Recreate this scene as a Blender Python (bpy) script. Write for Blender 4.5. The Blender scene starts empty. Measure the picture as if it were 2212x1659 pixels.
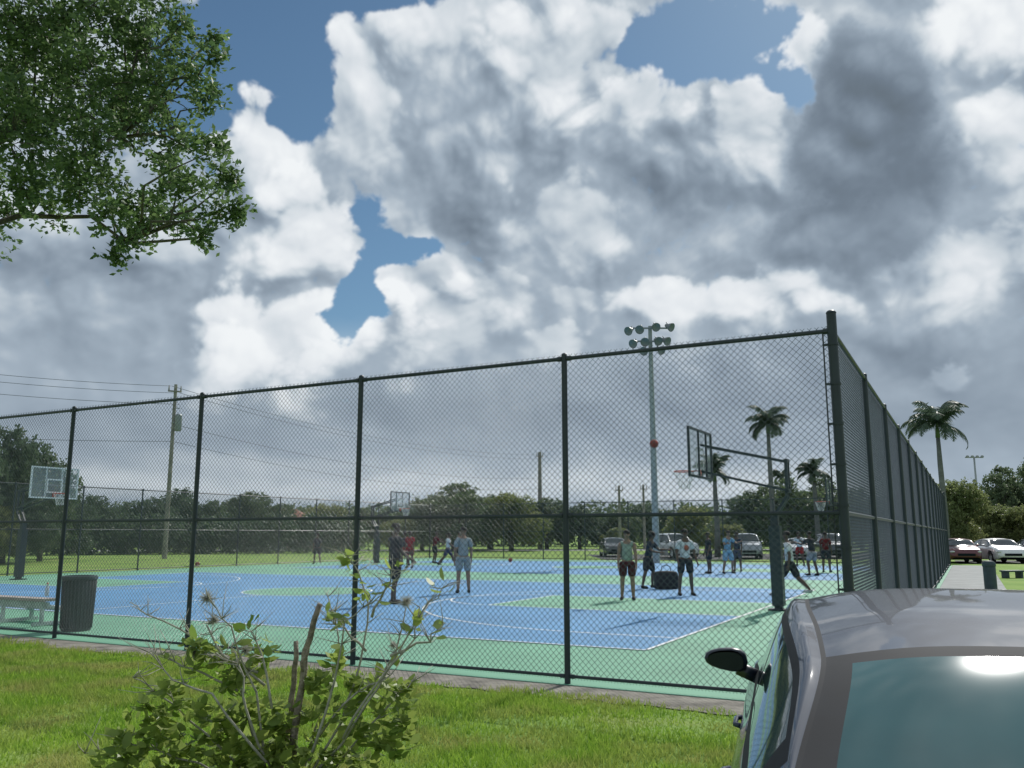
import bpy, math, random
import numpy as np
from mathutils import Vector, Matrix
rnd = random.Random(7); rng = np.random.default_rng(7)
S = bpy.context.scene; COL = S.collection
RAD = math.radians
SUN_EL, SUN_AZ = 41.0, 31.0

# ------------------------------------------------------------------ materials
def new_mat(name):
    m = bpy.data.materials.new(name); m.use_nodes = True
    nt = m.node_tree; b = nt.nodes['Principled BSDF']
    return m, nt, b
def simple(name, col, rough=0.6, metal=0.0, spec=0.5, var=0.15, scale=8.0, coat=0.0, bump=0.0, bscale=60.0):
    m, nt, b = new_mat(name)
    tc = nt.nodes.new('ShaderNodeTexCoord')
    n = nt.nodes.new('ShaderNodeTexNoise'); n.inputs['Scale'].default_value = scale; n.inputs['Detail'].default_value = 4
    nt.links.new(tc.outputs['Object'], n.inputs['Vector'])
    r = nt.nodes.new('ShaderNodeValToRGB')
    r.color_ramp.elements[0].position = .3; r.color_ramp.elements[1].position = .7
    r.color_ramp.elements[0].color = tuple(c*(1-var) for c in col)+(1,)
    r.color_ramp.elements[1].color = tuple(min(1, c*(1+var)) for c in col)+(1,)
    nt.links.new(n.outputs['Fac'], r.inputs['Fac']); nt.links.new(r.outputs['Color'], b.inputs['Base Color'])
    b.inputs['Roughness'].default_value = rough; b.inputs['Metallic'].default_value = metal
    b.inputs['Specular IOR Level'].default_value = spec; b.inputs['Coat Weight'].default_value = coat
    b.inputs['Coat Roughness'].default_value = .04
    if bump > 0:
        n2 = nt.nodes.new('ShaderNodeTexNoise'); n2.inputs['Scale'].default_value = bscale; n2.inputs['Detail'].default_value = 3
        nt.links.new(tc.outputs['Object'], n2.inputs['Vector'])
        bp = nt.nodes.new('ShaderNodeBump'); bp.inputs['Strength'].default_value = bump; bp.inputs['Distance'].default_value = .02
        nt.links.new(n2.outputs['Fac'], bp.inputs['Height']); nt.links.new(bp.outputs['Normal'], b.inputs['Normal'])
    return m
def foliage(name, c1, c2, c3=None, trans=0.35, patch=1.5, rough=.5):
    m, nt, b = new_mat(name)
    geo = nt.nodes.new('ShaderNodeNewGeometry')
    r = nt.nodes.new('ShaderNodeValToRGB'); r.color_ramp.elements[0].color = c1+(1,); r.color_ramp.elements[1].color = c2+(1,)
    nt.links.new(geo.outputs['Random Per Island'], r.inputs['Fac'])
    n = nt.nodes.new('ShaderNodeTexNoise'); n.inputs['Scale'].default_value = patch; n.inputs['Detail'].default_value = 2
    nt.links.new(geo.outputs['Position'], n.inputs['Vector'])
    mr = nt.nodes.new('ShaderNodeMapRange'); mr.inputs[1].default_value = .42; mr.inputs[2].default_value = .68
    nt.links.new(n.outputs['Fac'], mr.inputs[0])
    mx = nt.nodes.new('ShaderNodeMix'); mx.data_type = 'RGBA'
    nt.links.new(mr.outputs[0], mx.inputs[0]); nt.links.new(r.outputs['Color'], mx.inputs[6])
    mx.inputs[7].default_value = (c3 or c2)+(1,)
    nt.links.new(mx.outputs[2], b.inputs['Base Color']); b.inputs['Roughness'].default_value = rough
    b.inputs['Specular IOR Level'].default_value = .35
    t = nt.nodes.new('ShaderNodeBsdfTranslucent'); nt.links.new(mx.outputs[2], t.inputs['Color'])
    ms = nt.nodes.new('ShaderNodeMixShader'); ms.inputs[0].default_value = trans
    out = nt.nodes['Material Output']
    nt.links.new(b.outputs[0], ms.inputs[1]); nt.links.new(t.outputs[0], ms.inputs[2]); nt.links.new(ms.outputs[0], out.inputs[0])
    return m
def clear_panel(name, tint, opac):
    if name in bpy.data.materials: return bpy.data.materials[name]
    m, nt, b = new_mat(name)
    b.inputs['Base Color'].default_value = tint+(1,); b.inputs['Roughness'].default_value = .1
    t = nt.nodes.new('ShaderNodeBsdfTransparent'); ms = nt.nodes.new('ShaderNodeMixShader'); ms.inputs[0].default_value = opac
    nt.links.new(t.outputs[0], ms.inputs[1]); nt.links.new(b.outputs[0], ms.inputs[2]); nt.links.new(ms.outputs[0], nt.nodes['Material Output'].inputs[0])
    return m

M_BLACK = simple('black_vinyl', (.025, .038, .044), .45, spec=.5)
M_WIRE = simple('black_wire', (.06, .08, .088), .25, spec=1.0)
M_GREEN = simple('court_green_paint', (.145, .36, .235), .75, var=.12, scale=.6, bump=.15, bscale=90)
M_BLUE = simple('court_blue_paint', (.09, .26, .47), .75, var=.12, scale=.5, bump=.15, bscale=90)
M_LINE = simple('white_line_paint', (.74, .78, .78), .7, var=.08)
M_CONC = simple('weathered_concrete', (.25, .23, .195), .95, var=.45, scale=3.5, bump=.7, bscale=30)
M_PATH = simple('grey_path_concrete', (.34, .35, .34), .95, var=.15, scale=1.5, bump=.4, bscale=30)
M_ASPH = simple('asphalt', (.055, .056, .058), .9, var=.25, scale=5, bump=.4, bscale=80)
M_ROAD = simple('pale_road', (.36, .36, .35), .9, var=.12, scale=.2)
M_BARK = simple('bark', (.10, .09, .075), .9, var=.5, scale=6, bump=.8, bscale=20)
M_CUT = simple('cut_branch', (.25, .21, .165), .9, var=.5, scale=25, bump=.8, bscale=60)
M_TWIG = simple('grey_twig', (.36, .345, .29), .9, var=.3, scale=30)
M_PALMT = simple('palm_trunk_bark', (.16, .17, .16), .9, var=.25, scale=3)
M_CONCP = simple('concrete_pole', (.33, .36, .36), .8, var=.1, scale=1.0)
M_WOODP = simple('wooden_pole', (.26, .25, .22), .9, var=.25, scale=2.0)
M_STEEL = simple('galvanised_steel', (.28, .31, .32), .5, metal=.4, var=.1)
M_ALU = simple('aluminium', (.55, .58, .58), .5, metal=.1)
M_PLANK = simple('weathered_plank', (.42, .37, .34), .7, var=.2)
M_REDRIM = simple('orange_red_rim', (.50, .07, .04), .5)
M_WHITE = simple('white_paint', (.75, .76, .75), .5, var=.04)
M_NET = simple('white_net_cord', (.7, .7, .7), .8)
M_RUB = simple('tyre_rubber', (.015, .015, .016), .8)
M_LAMP = simple('lamp_housing', (.18, .20, .21), .45, metal=.1)
M_BALL = simple('orange_ball_leather', (.28, .05, .04), .7, bump=.3, bscale=120)
M_BIN = simple('dark_bin_plastic', (.032, .058, .065), .5)
M_TRIM = simple('black_trim', (.010, .014, .020), .7, spec=.12)
M_GLASSF = simple('dark_car_glass', (.02, .03, .035), .06, spec=.8)
M_MIRG = simple('mirror_glass_dark', (.015, .022, .028), .2, spec=.25)
M_SIDEG = simple('side_glass_dark', (.018, .045, .05), .05, spec=.45)
M_FAR1 = foliage('far_foliage', (.065, .105, .065), (.135, .185, .11), (.11, .16, .09), .45, .18)  # base colour lightened to paint in distance haze
M_FAR1B = foliage('far_foliage_mid', (.09, .135, .075), (.17, .215, .11), (.13, .19, .09), .45, .2)  # haze lift put into this leaf colour too
M_FAR2 = foliage('far_foliage_yellow', (.18, .22, .085), (.29, .31, .12), (.20, .25, .10), .5, .3)
M_PALM = foliage('palm_frond', (.06, .10, .07), (.12, .17, .11), None, .35)
M_LEAF = foliage('shade_tree_leaf', (.07, .13, .05), (.18, .27, .09), (.12, .19, .07), .55, 1.4)
M_BUSH = foliage('bush_leaf', (.16, .26, .05), (.42, .50, .12), (.24, .32, .085), .55, 5.0, .4)
M_GRASSB = foliage('grass_blade', (.20, .37, .035), (.39, .55, .085), (.40, .42, .13), .5, 1.3, .6)
M_FUZZ = foliage('air_plant_grey', (.30, .30, .27), (.48, .47, .42), None, .3)

def grass_ground():
    m, nt, b = new_mat('grass_ground')
    tc = nt.nodes.new('ShaderNodeNewGeometry')
    n1 = nt.nodes.new('ShaderNodeTexNoise'); n1.inputs['Scale'].default_value = .35; n1.inputs['Detail'].default_value = 7; n1.inputs['Roughness'].default_value = .65
    nt.links.new(tc.outputs['Position'], n1.inputs['Vector'])
    r = nt.nodes.new('ShaderNodeValToRGB'); e = r.color_ramp.elements
    e[0].position = .3; e[0].color = (.14, .25, .05, 1); e[1].position = .72; e[1].color = (.32, .35, .12, 1)
    x = e.new(.52); x.color = (.22, .34, .075, 1)
    nt.links.new(n1.outputs['Fac'], r.inputs['Fac']); nt.links.new(r.outputs['Color'], b.inputs['Base Color'])
    n2 = nt.nodes.new('ShaderNodeTexNoise'); n2.inputs['Scale'].default_value = 25; n2.inputs['Detail'].default_value = 4
    nt.links.new(tc.outputs['Position'], n2.inputs['Vector'])
    bp = nt.nodes.new('ShaderNodeBump'); bp.inputs['Strength'].default_value = .5; bp.inputs['Distance'].default_value = .05
    nt.links.new(n2.outputs['Fac'], bp.inputs['Height']); nt.links.new(bp.outputs['Normal'], b.inputs['Normal'])
    b.inputs['Roughness'].default_value = .9; b.inputs['Specular IOR Level'].default_value = .15
    return m
M_GRASS = grass_ground()

# ------------------------------------------------------------------ builders
class MB:
    def __init__(s): s.v = []; s.f = []; s.m = []
    def add(s, V, F, m=0):
        o = len(s.v); s.v += [tuple(p) for p in V]; s.f += [tuple(i+o for i in f) for f in F]; s.m += [m]*len(F)
    def tube(s, pts, rad, n=8, m=0, cap=True):
        pts = [Vector(p) for p in pts]
        if not hasattr(rad, '__len__'): rad = [rad]*len(pts)
        V = []; prev = None
        for i, p in enumerate(pts):
            d = (pts[min(i+1, len(pts)-1)]-pts[max(i-1, 0)]).normalized()
            if prev is None:
                a = Vector((0, 0, 1)) if abs(d.z) < .9 else Vector((1, 0, 0))
                x = d.cross(a).normalized()
            else:
                x = (prev-d*prev.dot(d)).normalized()
            y = d.cross(x); prev = x
            for k in range(n):
                t = 2*math.pi*(k+.5)/n
                V.append(p+(x*math.cos(t)+y*math.sin(t))*rad[i])
        F = []
        for i in range(len(pts)-1):
            for k in range(n):
                F.append((i*n+k, i*n+(k+1) % n, (i+1)*n+(k+1) % n, (i+1)*n+k))
        if cap:
            F.append(tuple(reversed(range(n)))); F.append(tuple(range((len(pts)-1)*n, len(pts)*n)))
        s.add(V, F, m)
    def box(s, c, d, m=0, rz=0.0):
        cx, cy, cz = c; dx, dy, dz = [q/2 for q in d]; cr, sr = math.cos(rz), math.sin(rz)
        V = []
        for z in (-dz, dz):
            for x, y in ((-dx, -dy), (dx, -dy), (dx, dy), (-dx, dy)):
                V.append((cx+x*cr-y*sr, cy+x*sr+y*cr, cz+z))
        s.add(V, [(3, 2, 1, 0), (4, 5, 6, 7), (0, 1, 5, 4), (1, 2, 6, 5), (2, 3, 7, 6), (3, 0, 4, 7)], m)
    def lathe(s, prof, n=20, mat=None, m=0):
        V = []; F = []
        for r, z in prof:
            for k in range(n):
                t = 2*math.pi*k/n; V.append(Vector((r*math.cos(t), r*math.sin(t), z)))
        for i in range(len(prof)-1):
            for k in range(n): F.append((i*n+k, i*n+(k+1) % n, (i+1)*n+(k+1) % n, (i+1)*n+k))
        if mat is not None: V = [mat @ p for p in V]
        s.add(V, F, m)
    def ellipsoid(s, c, r, n=12, m=0, z0=-1.0):
        prof = [(math.cos(a), math.sin(a)) for a in np.linspace(math.asin(max(-1, z0)), math.pi/2, n//2+1)]
        o = Matrix.Translation(c) @ Matrix.Diagonal((r[0], r[1], r[2], 1))
        s.lathe([(max(p[0], .001), p[1]) for p in prof], n, o, m)
    def obj(s, name, mats, parent=None, smooth=True, sharp=None):
        me = bpy.data.meshes.new(name); me.from_pydata(s.v, [], s.f)
        for m in (mats if isinstance(mats, (list, tuple)) else [mats]): me.materials.append(m)
        me.polygons.foreach_set('material_index', s.m)
        me.polygons.foreach_set('use_smooth', [smooth]*len(s.f)); me.update()
        if smooth and sharp: me.set_sharp_from_angle(angle=RAD(sharp))
        return link(name, me, parent)
def link(name, me, parent=None):
    o = bpy.data.objects.new(name, me); COL.objects.link(o)
    if parent: o.parent = parent
    return o
def np_mesh(name, V, F, mat, parent=None, smooth=False):
    V = np.asarray(V, dtype=np.float32); F = np.asarray(F, dtype=np.int32); k = F.shape[1]
    me = bpy.data.meshes.new(name); me.vertices.add(len(V)); me.vertices.foreach_set('co', V.ravel())
    me.loops.add(F.size); me.loops.foreach_set('vertex_index', F.ravel())
    me.polygons.add(len(F)); me.polygons.foreach_set('loop_start', np.arange(len(F), dtype=np.int32)*k)
    me.polygons.foreach_set('loop_total', np.full(len(F), k, dtype=np.int32))
    me.update(calc_edges=True); me.materials.append(mat)
    if smooth: me.polygons.foreach_set('use_smooth', np.ones(len(F), dtype=bool))
    return link(name, me, parent)
def thing(name, label, cat, loc, rz=0.0, group=None, scale=None):
    e = bpy.data.objects.new(name, None); e.empty_display_size = .2; COL.objects.link(e)
    e.location = loc; e.rotation_euler = (0, 0, rz); e['label'] = label; e['category'] = cat
    if group: e['group'] = group
    if scale: e.scale = scale
    return e
def copy_thing(src, kids, loc, rz, scale=None):
    e = src.copy(); COL.objects.link(e); e.location = loc; e.rotation_euler = (0, 0, rz)
    if scale: e.scale = scale
    for k in kids:
        c = k.copy(); c.parent = e; COL.objects.link(c)
    return e
def struct(o): o['kind'] = 'structure'; return o

def leaves(C, size, rng, aspect=.45, updown=.6, jitter=.35):
    n = len(C)
    d = rng.normal(size=(n, 3)); d[:, 2] *= updown; d /= np.linalg.norm(d, axis=1)[:, None]
    r = rng.normal(size=(n, 3)); sd = np.cross(d, r); sd /= np.linalg.norm(sd, axis=1)[:, None]
    nn = np.cross(d, sd)
    L = (size*(1+jitter*rng.uniform(-1, 1, n)))[:, None]
    p0 = C; p2 = C+d*L; mid = C+d*L*.45
    p1 = mid+sd*L*aspect*.5+nn*L*.08; p3 = mid-sd*L*aspect*.5+nn*L*.08
    V = np.stack([p0, p1, p2, p3], axis=1).reshape(-1, 3)
    F = np.arange(n*4).reshape(n, 4)
    return V, F

# ------------------------------------------------------------------ court frame
P0 = Vector((3.22, 8.50, 0)); A = Vector((-.879, .4768, 0)); B = Vector((.4617, .887, 0))
def cp(a, b, z=0.0):
    p = P0+A*a+B*b; return Vector((p.x, p.y, z))
NB, SP = 11, 2.97; WID = NB*SP; NS, SS = 14, 3.05; DEP = NS*SS
ANG_A = math.atan2(A.y, A.x); ANG_B = math.atan2(B.y, B.x)

def sheet(name, poly, z, mat):
    mb = MB(); mb.add([(p[0], p[1], z) for p in poly], [tuple(range(len(poly)))])
    o = mb.obj(name, mat, smooth=False)
    if o.data.polygons[0].normal.z < 0: o.data.flip_normals()
    return struct(o)
sheet('ground', [(-1500, -300), (1500, -300), (1500, 2500), (-1500, 2500)], 0, M_GRASS)
sheet('court_slab', [cp(-.12, -.10), cp(WID+.2, -.10), cp(WID+.2, DEP+.3), cp(-.12, DEP+.3)], .012, M_GREEN)
def ring_strip(mb, pts, w, z, closed=False):
    pts = [Vector((p[0], p[1], 0)) for p in pts]; n = len(pts); V = []
    for i, p in enumerate(pts):
        if closed: d = pts[(i+1) % n]-pts[i-1]
        else: d = pts[min(i+1, n-1)]-pts[max(i-1, 0)]
        d.normalize(); q = Vector((-d.y, d.x, 0))*w/2
        V += [(p.x+q.x, p.y+q.y, z), (p.x-q.x, p.y-q.y, z)]
    F = []
    for i in range(n if closed else n-1):
        j = (i+1) % n; F.append((2*i+1, 2*j+1, 2*j, 2*i))
    mb.add(V, F)
def court(b0):
    a0, a1 = 3.1, 28.7; b1 = b0+15.24; bc = (b0+b1)/2; ac = (a0+a1)/2
    sheet('court_playing_area', [cp(a0, b0), cp(a1, b0), cp(a1, b1), cp(a0, b1)], .016, M_BLUE)
    circ = lambda ca, r, n=48, t0=0, t1=2*math.pi: [cp(ca+r*math.cos(t), bc+r*math.sin(t)) for t in np.linspace(t0, t1, n)]
    sheet('court_centre_circle', circ(ac, 1.83)[:-1], .020, M_GREEN)
    for s, ab in ((1, a0), (-1, a1)):
        sheet('court_key_area', [cp(ab, bc-1.83), cp(ab+s*5.8, bc-1.83), cp(ab+s*5.8, bc+1.83), cp(ab, bc+1.83)], .020, M_GREEN)
    mb = MB(); w = .055; z = .024
    ring_strip(mb, [cp(a0, b0), cp(a1, b0)], w, z); ring_strip(mb, [cp(a0, b1), cp(a1, b1)], w, z)
    ring_strip(mb, [cp(a0, b0+.03), cp(a0, b1-.03)], w, z); ring_strip(mb, [cp(a1, b0+.03), cp(a1, b1-.03)], w, z)
    ring_strip(mb, [cp(ac, b0+.03), cp(ac, bc-1.86)], w, z); ring_strip(mb, [cp(ac, bc+1.86), cp(ac, b1-.03)], w, z)
    ring_strip(mb, circ(ac, 1.83)[:-1], w, z, True)
    for s, ab in ((1, a0), (-1, a1)):
        ring_strip(mb, [cp(ab+s*.03, bc-1.83), cp(ab+s*5.77, bc-1.83)], w, z)
        ring_strip(mb, [cp(ab+s*.03, bc+1.83), cp(ab+s*5.77, bc+1.83)], w, z)
        ring_strip(mb, [cp(ab+s*5.8, bc-1.86), cp(ab+s*5.8, bc+1.86)], w, z)
        pts = [cp(ab+s*(5.84+1.79*math.sin(t)), bc-1.83*math.cos(t)) for t in np.linspace(.03, math.pi-.03, 24)]
        ring_strip(mb, pts, w, z)
        arc = [cp(ab+s*(1.6+6.02*math.sin(t)), bc-6.02*math.cos(t)) for t in np.linspace(0, math.pi, 40)]
        pts = [cp(ab+s*.03, bc-6.02)]+arc+[cp(ab+s*.03, bc+6.02)]
        ring_strip(mb, pts, w, z)
    struct(mb.obj('court_line_marking', M_LINE, smooth=False))
court(3.0); court(24.0)
def ragged(a0, a1, b0, b1, n, amp):
    top = [cp(a, b1) for a in np.linspace(a0, a1, 2)]
    bot = [cp(a, b0+rnd.uniform(-amp, amp)) for a in np.linspace(a1, a0, n)]
    return top+bot
sheet('pavement', ragged(-4, WID+4, -.78, -.104, 260, .06), .010, M_CONC)
sheet('side_path', [cp(-.124, -.104), cp(-1.9, -.104), cp(-1.9, DEP+1), cp(-.124, DEP+1)], .010, M_PATH)
sheet('road', [(-200, 74), (200, 104), (200, 112), (-200, 82)], .012, M_ROAD)
sheet('parking_area', [(6, 57), (70, 62), (70, 84), (6, 72)], .008, M_ASPH)
sheet('far_parking_area', [(25, 49.5), (60, 49.5), (60, 56), (28, 56)], .008, M_ASPH)
CAR_O = Vector((1.12, 1.20, 0)); CH = RAD(16.5); HD = Vector((math.sin(CH), math.cos(CH), 0)); RT = Vector((math.cos(CH), -math.sin(CH), 0))
sheet('parking_bay', [CAR_O+HD*u+RT*w for u, w in ((-6, -1.3), (4.9, -1.3), (4.9, 8), (-6, 8))], .008, M_ASPH)

# ------------------------------------------------------------------ fences
def wire_bay(L, z0, z1, step, r, side):
    H = z1-z0; mb_v = []; mb_f = []
    n = 6
    def seg(p, q):
        o = len(mb_v); d = Vector(q)-Vector(p); d.normalize()
        x = Vector((0, 1, 0)); y = d.cross(x)
        for P in (Vector(p), Vector(q)):
            for k in range(n):
                t = 2*math.pi*k/n; mb_v.append(P+x*(math.cos(t)*r)+y*(math.sin(t)*r))
        for k in range(n): mb_f.append((o+k, o+(k+1) % n, o+n+(k+1) % n, o+n+k))
    c = -H+step*.5
    while c < L:
        t0 = max(0, -c); t1 = min(H, L-c)
        if t1-t0 > .01:
            seg((c+t0, side, z0+t0), (c+t1, side, z0+t1))
            seg((c+t0, side+r*2.02, z1-t0), (c+t1, side+r*2.02, z1-t1))
        c += step
    me = bpy.data.meshes.new('chain_link_mesh'); me.from_pydata([tuple(v) for v in mb_v], [], mb_f)
    me.materials.append(M_WIRE); me.polygons.foreach_set('use_smooth', [True]*len(mb_f)); me.update()
    return me
def fence(label, origin, ang, nb, sp, step, wr, side, endposts=(True, True)):
    e = thing('chain_link_fence', label, 'fence', origin, ang, 'tall fences around the court')
    mb = MB(); mb.tube([(0, 0, 0), (0, 0, 3.68)], .034, 10); mb.ellipsoid((0, 0, 3.68), (.036, .036, .03), 10, z0=0)
    p = None
    for i in range(nb+1):
        if (i == 0 and not endposts[0]) or (i == nb and not endposts[1]): continue
        if i in (0, nb):
            m2 = MB(); m2.tube([(0, 0, 0), (0, 0, 3.82)], .048, 12); m2.ellipsoid((0, 0, 3.82), (.052, .052, .035), 12, z0=0)
            for z in np.linspace(.3, 3.5, 9):
                m2.tube([(0, 0, z-.012), (0, 0, z+.012)], .056, 12); m2.box((.075, 0, z), (.05, .02, .022))
            m2.box((.10, side*1.2, 1.85), (.014, .008, 3.6))
            if i == nb:
                m2.v = [(-x, y, z) for x, y, z in m2.v]; m2.f = [tuple(reversed(f)) for f in m2.f]
            o = m2.obj('post', M_BLACK, e, sharp=40)
        elif p is None: o = mb.obj('post', M_BLACK, e, sharp=40); p = o
        else: o = p.copy(); COL.objects.link(o); o.parent = e
        o.location = (i*sp, 0, 0)
    for nm, z, r in (('top_rail', 3.64, .023), ('middle_rail', 1.83, .021), ('bottom_rail', .09, .018)):
        m2 = MB()
        for i in range(nb):
            m2.tube([(i*sp+.03, 0, z), ((i+1)*sp-.03, 0, z)], r, 8)
            for end in (.06, sp-.06): m2.tube([(i*sp+end-.025, 0, z), (i*sp+end+.025, 0, z)], r*1.35, 8)
        m2.obj(nm, M_BLACK, e, sharp=40)
    me = wire_bay(sp, .05, 3.70, step, wr, side)
    for i in range(nb):
        o = link('chain_link_mesh', me, e); o.location = (i*sp, 0, 0)
    return e
fence('tall black chain-link fence between the grass and the court', cp(0, 0), ANG_A, NB, SP, .0707, .0023, -.045)
fence('tall black chain-link fence running beside the concrete path', cp(0, 0), ANG_B, NS, SS, .0707, .0025, .045, (False, True))
fence('black chain-link fence at the far end of the courts', cp(0, DEP), ANG_A, NB, SP, .12, .0032, .045, (False, True))
fence('black chain-link fence along the tree side of the courts', cp(WID, 0), ANG_B, NS, SS, .12, .0032, .045, (False, False))

# ------------------------------------------------------------------ basketball hoops
def hoop(label, a, b, flip, dark=True):
    ang = ANG_A if not flip else ANG_A+math.pi
    e = thing('basketball_hoop', label, 'basketball hoop', cp(a, b, .012), ang, 'basketball hoops on the courts')
    mb = MB(); mb.box((0, 0, 1.05), (.16, .16, 2.1)); mb.box((0, 0, .02), (.4, .4, .03))
    mb.box((0, 0, .95), (.24, .24, 1.7)); mb.obj('pole', M_BLACK, e, smooth=False)
    mb = MB()
    for y in (-.09, .09):
        mb.tube([(.0, y, 2.02), (-.12, y, 2.15), (-.30, y, 2.42), (-.32, y, 2.62), (-.32, y, 3.22)], .045, 4)
    mb.box((-.32, 0, 3.2), (.08, .26, .08)); mb.box((-.32, 0, 2.55), (.08, .26, .08))
    mb.obj('support_bracket', M_BLACK, e, smooth=False)
    for z0, z1, x1 in ((3.18, 3.62, 1.52), (2.55, 3.02, 1.52)):
        mb = MB()
        for y in (-.11, .11): mb.tube([(-.32, y*1.2, z0), (x1, y*2.2, z1)], .036, 4)
        mb.obj('support_arm', M_BLACK, e, smooth=False)
    fr = M_BLACK if dark else M_WHITE
    mb = MB(); X = 1.6
    for z in (2.9, 3.97): mb.box((X, 0, z), (.05, 1.83, .05))
    for y in (-.89, .89): mb.box((X, y, 3.435), (.05, .05, 1.02))
    for y in (-.3, .3): mb.box((X-.05, y, 3.435), (.04, .04, 1.02))
    mb.obj('backboard_frame', fr, e, smooth=False)
    mb = MB(); mb.box((X+.005, 0, 3.435), (.012, 1.73, 1.02)); mb.obj('backboard', clear_panel('backboard_panel', (.55, .6, .62), .22), e, smooth=False)
    mb = MB(); xx = X+.016
    for z in (3.10, 3.55): mb.box((xx, 0, z), (.004, .61, .05))
    for y in (-.28, .28): mb.box((xx, y, 3.325), (.004, .05, .40))
    mb.obj('target_square', M_WHITE, e, smooth=False)
    mb = MB(); pts = [(X+.40+.23*math.cos(t), .23*math.sin(t), 3.05) for t in np.linspace(0, 2*math.pi, 25)]
    mb.tube(pts, .012, 6, cap=False); mb.box((X+.09, 0, 3.05), (.16, .12, .02)); mb.box((X+.02, 0, 3.0), (.02, .12, .14))
    mb.obj('rim', M_REDRIM, e)
    mb = MB(); N = 12
    for k in range(N):
        for s in (1, -1):
            pts = []
            for j in range(5):
                t = 2*math.pi*(k+s*j*.5)/N; r = .23-.03*j; pts.append((X+.40+r*math.cos(t), r*math.sin(t), 3.04-.1*j))
            mb.tube(pts, .004, 4, cap=False)
    mb.obj('net', M_NET, e)
    return e
hoop('black basketball hoop with angled arms beside the fence', 2.7, 10.62, False)
hoop('basketball hoop with white-framed clear backboard', 29.6, 10.7, True, False)
hoop('distant basketball hoop with clear backboard', 29.1, 31.62, True)
hoop('distant basketball hoop with clear backboard', 2.7, 31.62, False)

# ------------------------------------------------------------------ flood light pole
def light_pole():
    e = thing('floodlight_pole', 'tall concrete floodlight pole with clustered lamps behind the court', 'light pole', (8.25, 50.5, 0))
    mb = MB(); mb.tube([(0, 0, 0), (0, 0, 7), (0, 0, 13.9)], [.21, .17, .11], 12); mb.obj('pole', M_CONCP, e, sharp=40)
    mb = MB(); mb.box((0, -.1, 13.75), (2.5, .09, .09)); mb.box((0, -.1, 12.95), (1.9, .09, .09)); mb.box((0, -.1, 12.5), (1.0, .07, .07))
    mb.obj('crossarm', M_STEEL, e, smooth=False)
    prof = [(.02, -.28), (.09, -.28), (.11, -.16), (.20, .0), (.27, .16), (.275, .2), (.25, .2), (.22, .17), (.01, .15)]
    rot = Matrix.Rotation(RAD(115), 4, 'X')
    src = None
    for x, z, yaw in ((-1.25, 13.62, -45), (-.62, 13.7, -25), (.25, 13.85, 15), (1.1, 13.85, 48), (-1.0, 12.85, -40), (-.35, 12.95, -15), (.35, 13.0, 20), (.85, 13.0, 42), (-.4, 12.4, -30), (.5, 12.45, 35)):
        if src is None:
            mb = MB(); mb.lathe(prof, 14, rot); mb.tube([(0, .1, .12), (0, .2, .3)], .03, 6); src = mb.obj('lamp_head', M_LAMP, e); o = src
        else: o = src.copy(); COL.objects.link(o); o.parent = e
        o.location = (x, -.3, z-.05); o.rotation_euler = (0, 0, RAD(yaw))
light_pole()

# ------------------------------------------------------------------ utility poles and lines
def upole(loc, h, label, transformer=False, r=.17):
    e = thing('utility_pole', label, 'utility pole', loc, 0, 'utility poles along the road')
    mb = MB(); mb.tube([(0, 0, 0), (0, 0, h)], [r, r*.65], 10); mb.obj('pole', M_WOODP, e, sharp=50)
    mb = MB(); mb.box((0, -.12, h-.5), (.9, .1, .1), rz=.5)
    for x in (-.35, 0, .35): mb.tube([(x, -.12+x*.5, h-.45), (x, -.12+x*.5, h-.1)], [.05, .03], 8)
    mb.obj('crossarm', M_WOODP, e)
    if transformer:
        mb = MB(); mb.tube([(.38, -.1, h-3.3), (.38, -.1, h-3.2), (.38, -.1, h-2.2), (.38, -.1, h-2.1)], [.2, .24, .24, .15], 12)
        mb.box((.15, -.1, h-2.7), (.3, .06, .08)); mb.box((.25, -.1, h-1.7), (.4, .05, .05)); mb.obj('transformer', M_STEEL, e, sharp=40)
U1 = Vector((-23.6, 60, 0)); U2 = Vector((3.2, 100, 0))
upole(U1, 12.0, 'weathered utility pole carrying a transformer and wires', True)
upole(U2, 11.0, 'distant weathered utility pole with wires', r=.28)
upole((10.8, 88, 0), 6.5, 'distant thin utility pole beyond the court')
upole((14.3, 95, 0), 7.0, 'distant thin utility pole beyond the court')
M_CABLE = simple('cable_sheath', (.07, .08, .09), .6)
def cable(p, q, sag):
    mb = MB(); pts = []
    for t in np.linspace(0, 1, 24):
        v = p.lerp(q, t); v.z -= sag*4*t*(1-t); pts.append(v)
    mb.tube(pts, .015, 5); o = mb.obj('power_line', M_CABLE)
    o['label'] = 'thin dark overhead power line strung between utility poles'; o['category'] = 'power line'; o['group'] = 'overhead power lines'
for dz, x in ((11.9, -.35), (11.4, 0), (10.6, .35)):
    cable(Vector((-52+x, 40, dz+1.8)), U1+Vector((x, 0, dz)), 1.0)
for dz, x in ((11.9, -.3), (11.4, .3), (9.2, 0), (8.0, 0)):
    cable(U1+Vector((x, 0, dz)), U2+Vector((x, 0, dz-1.2)), 1.2)
cable(Vector((-52, 40, 8.2)), U1+Vector((0, 0, 8.0)), .6)

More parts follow.
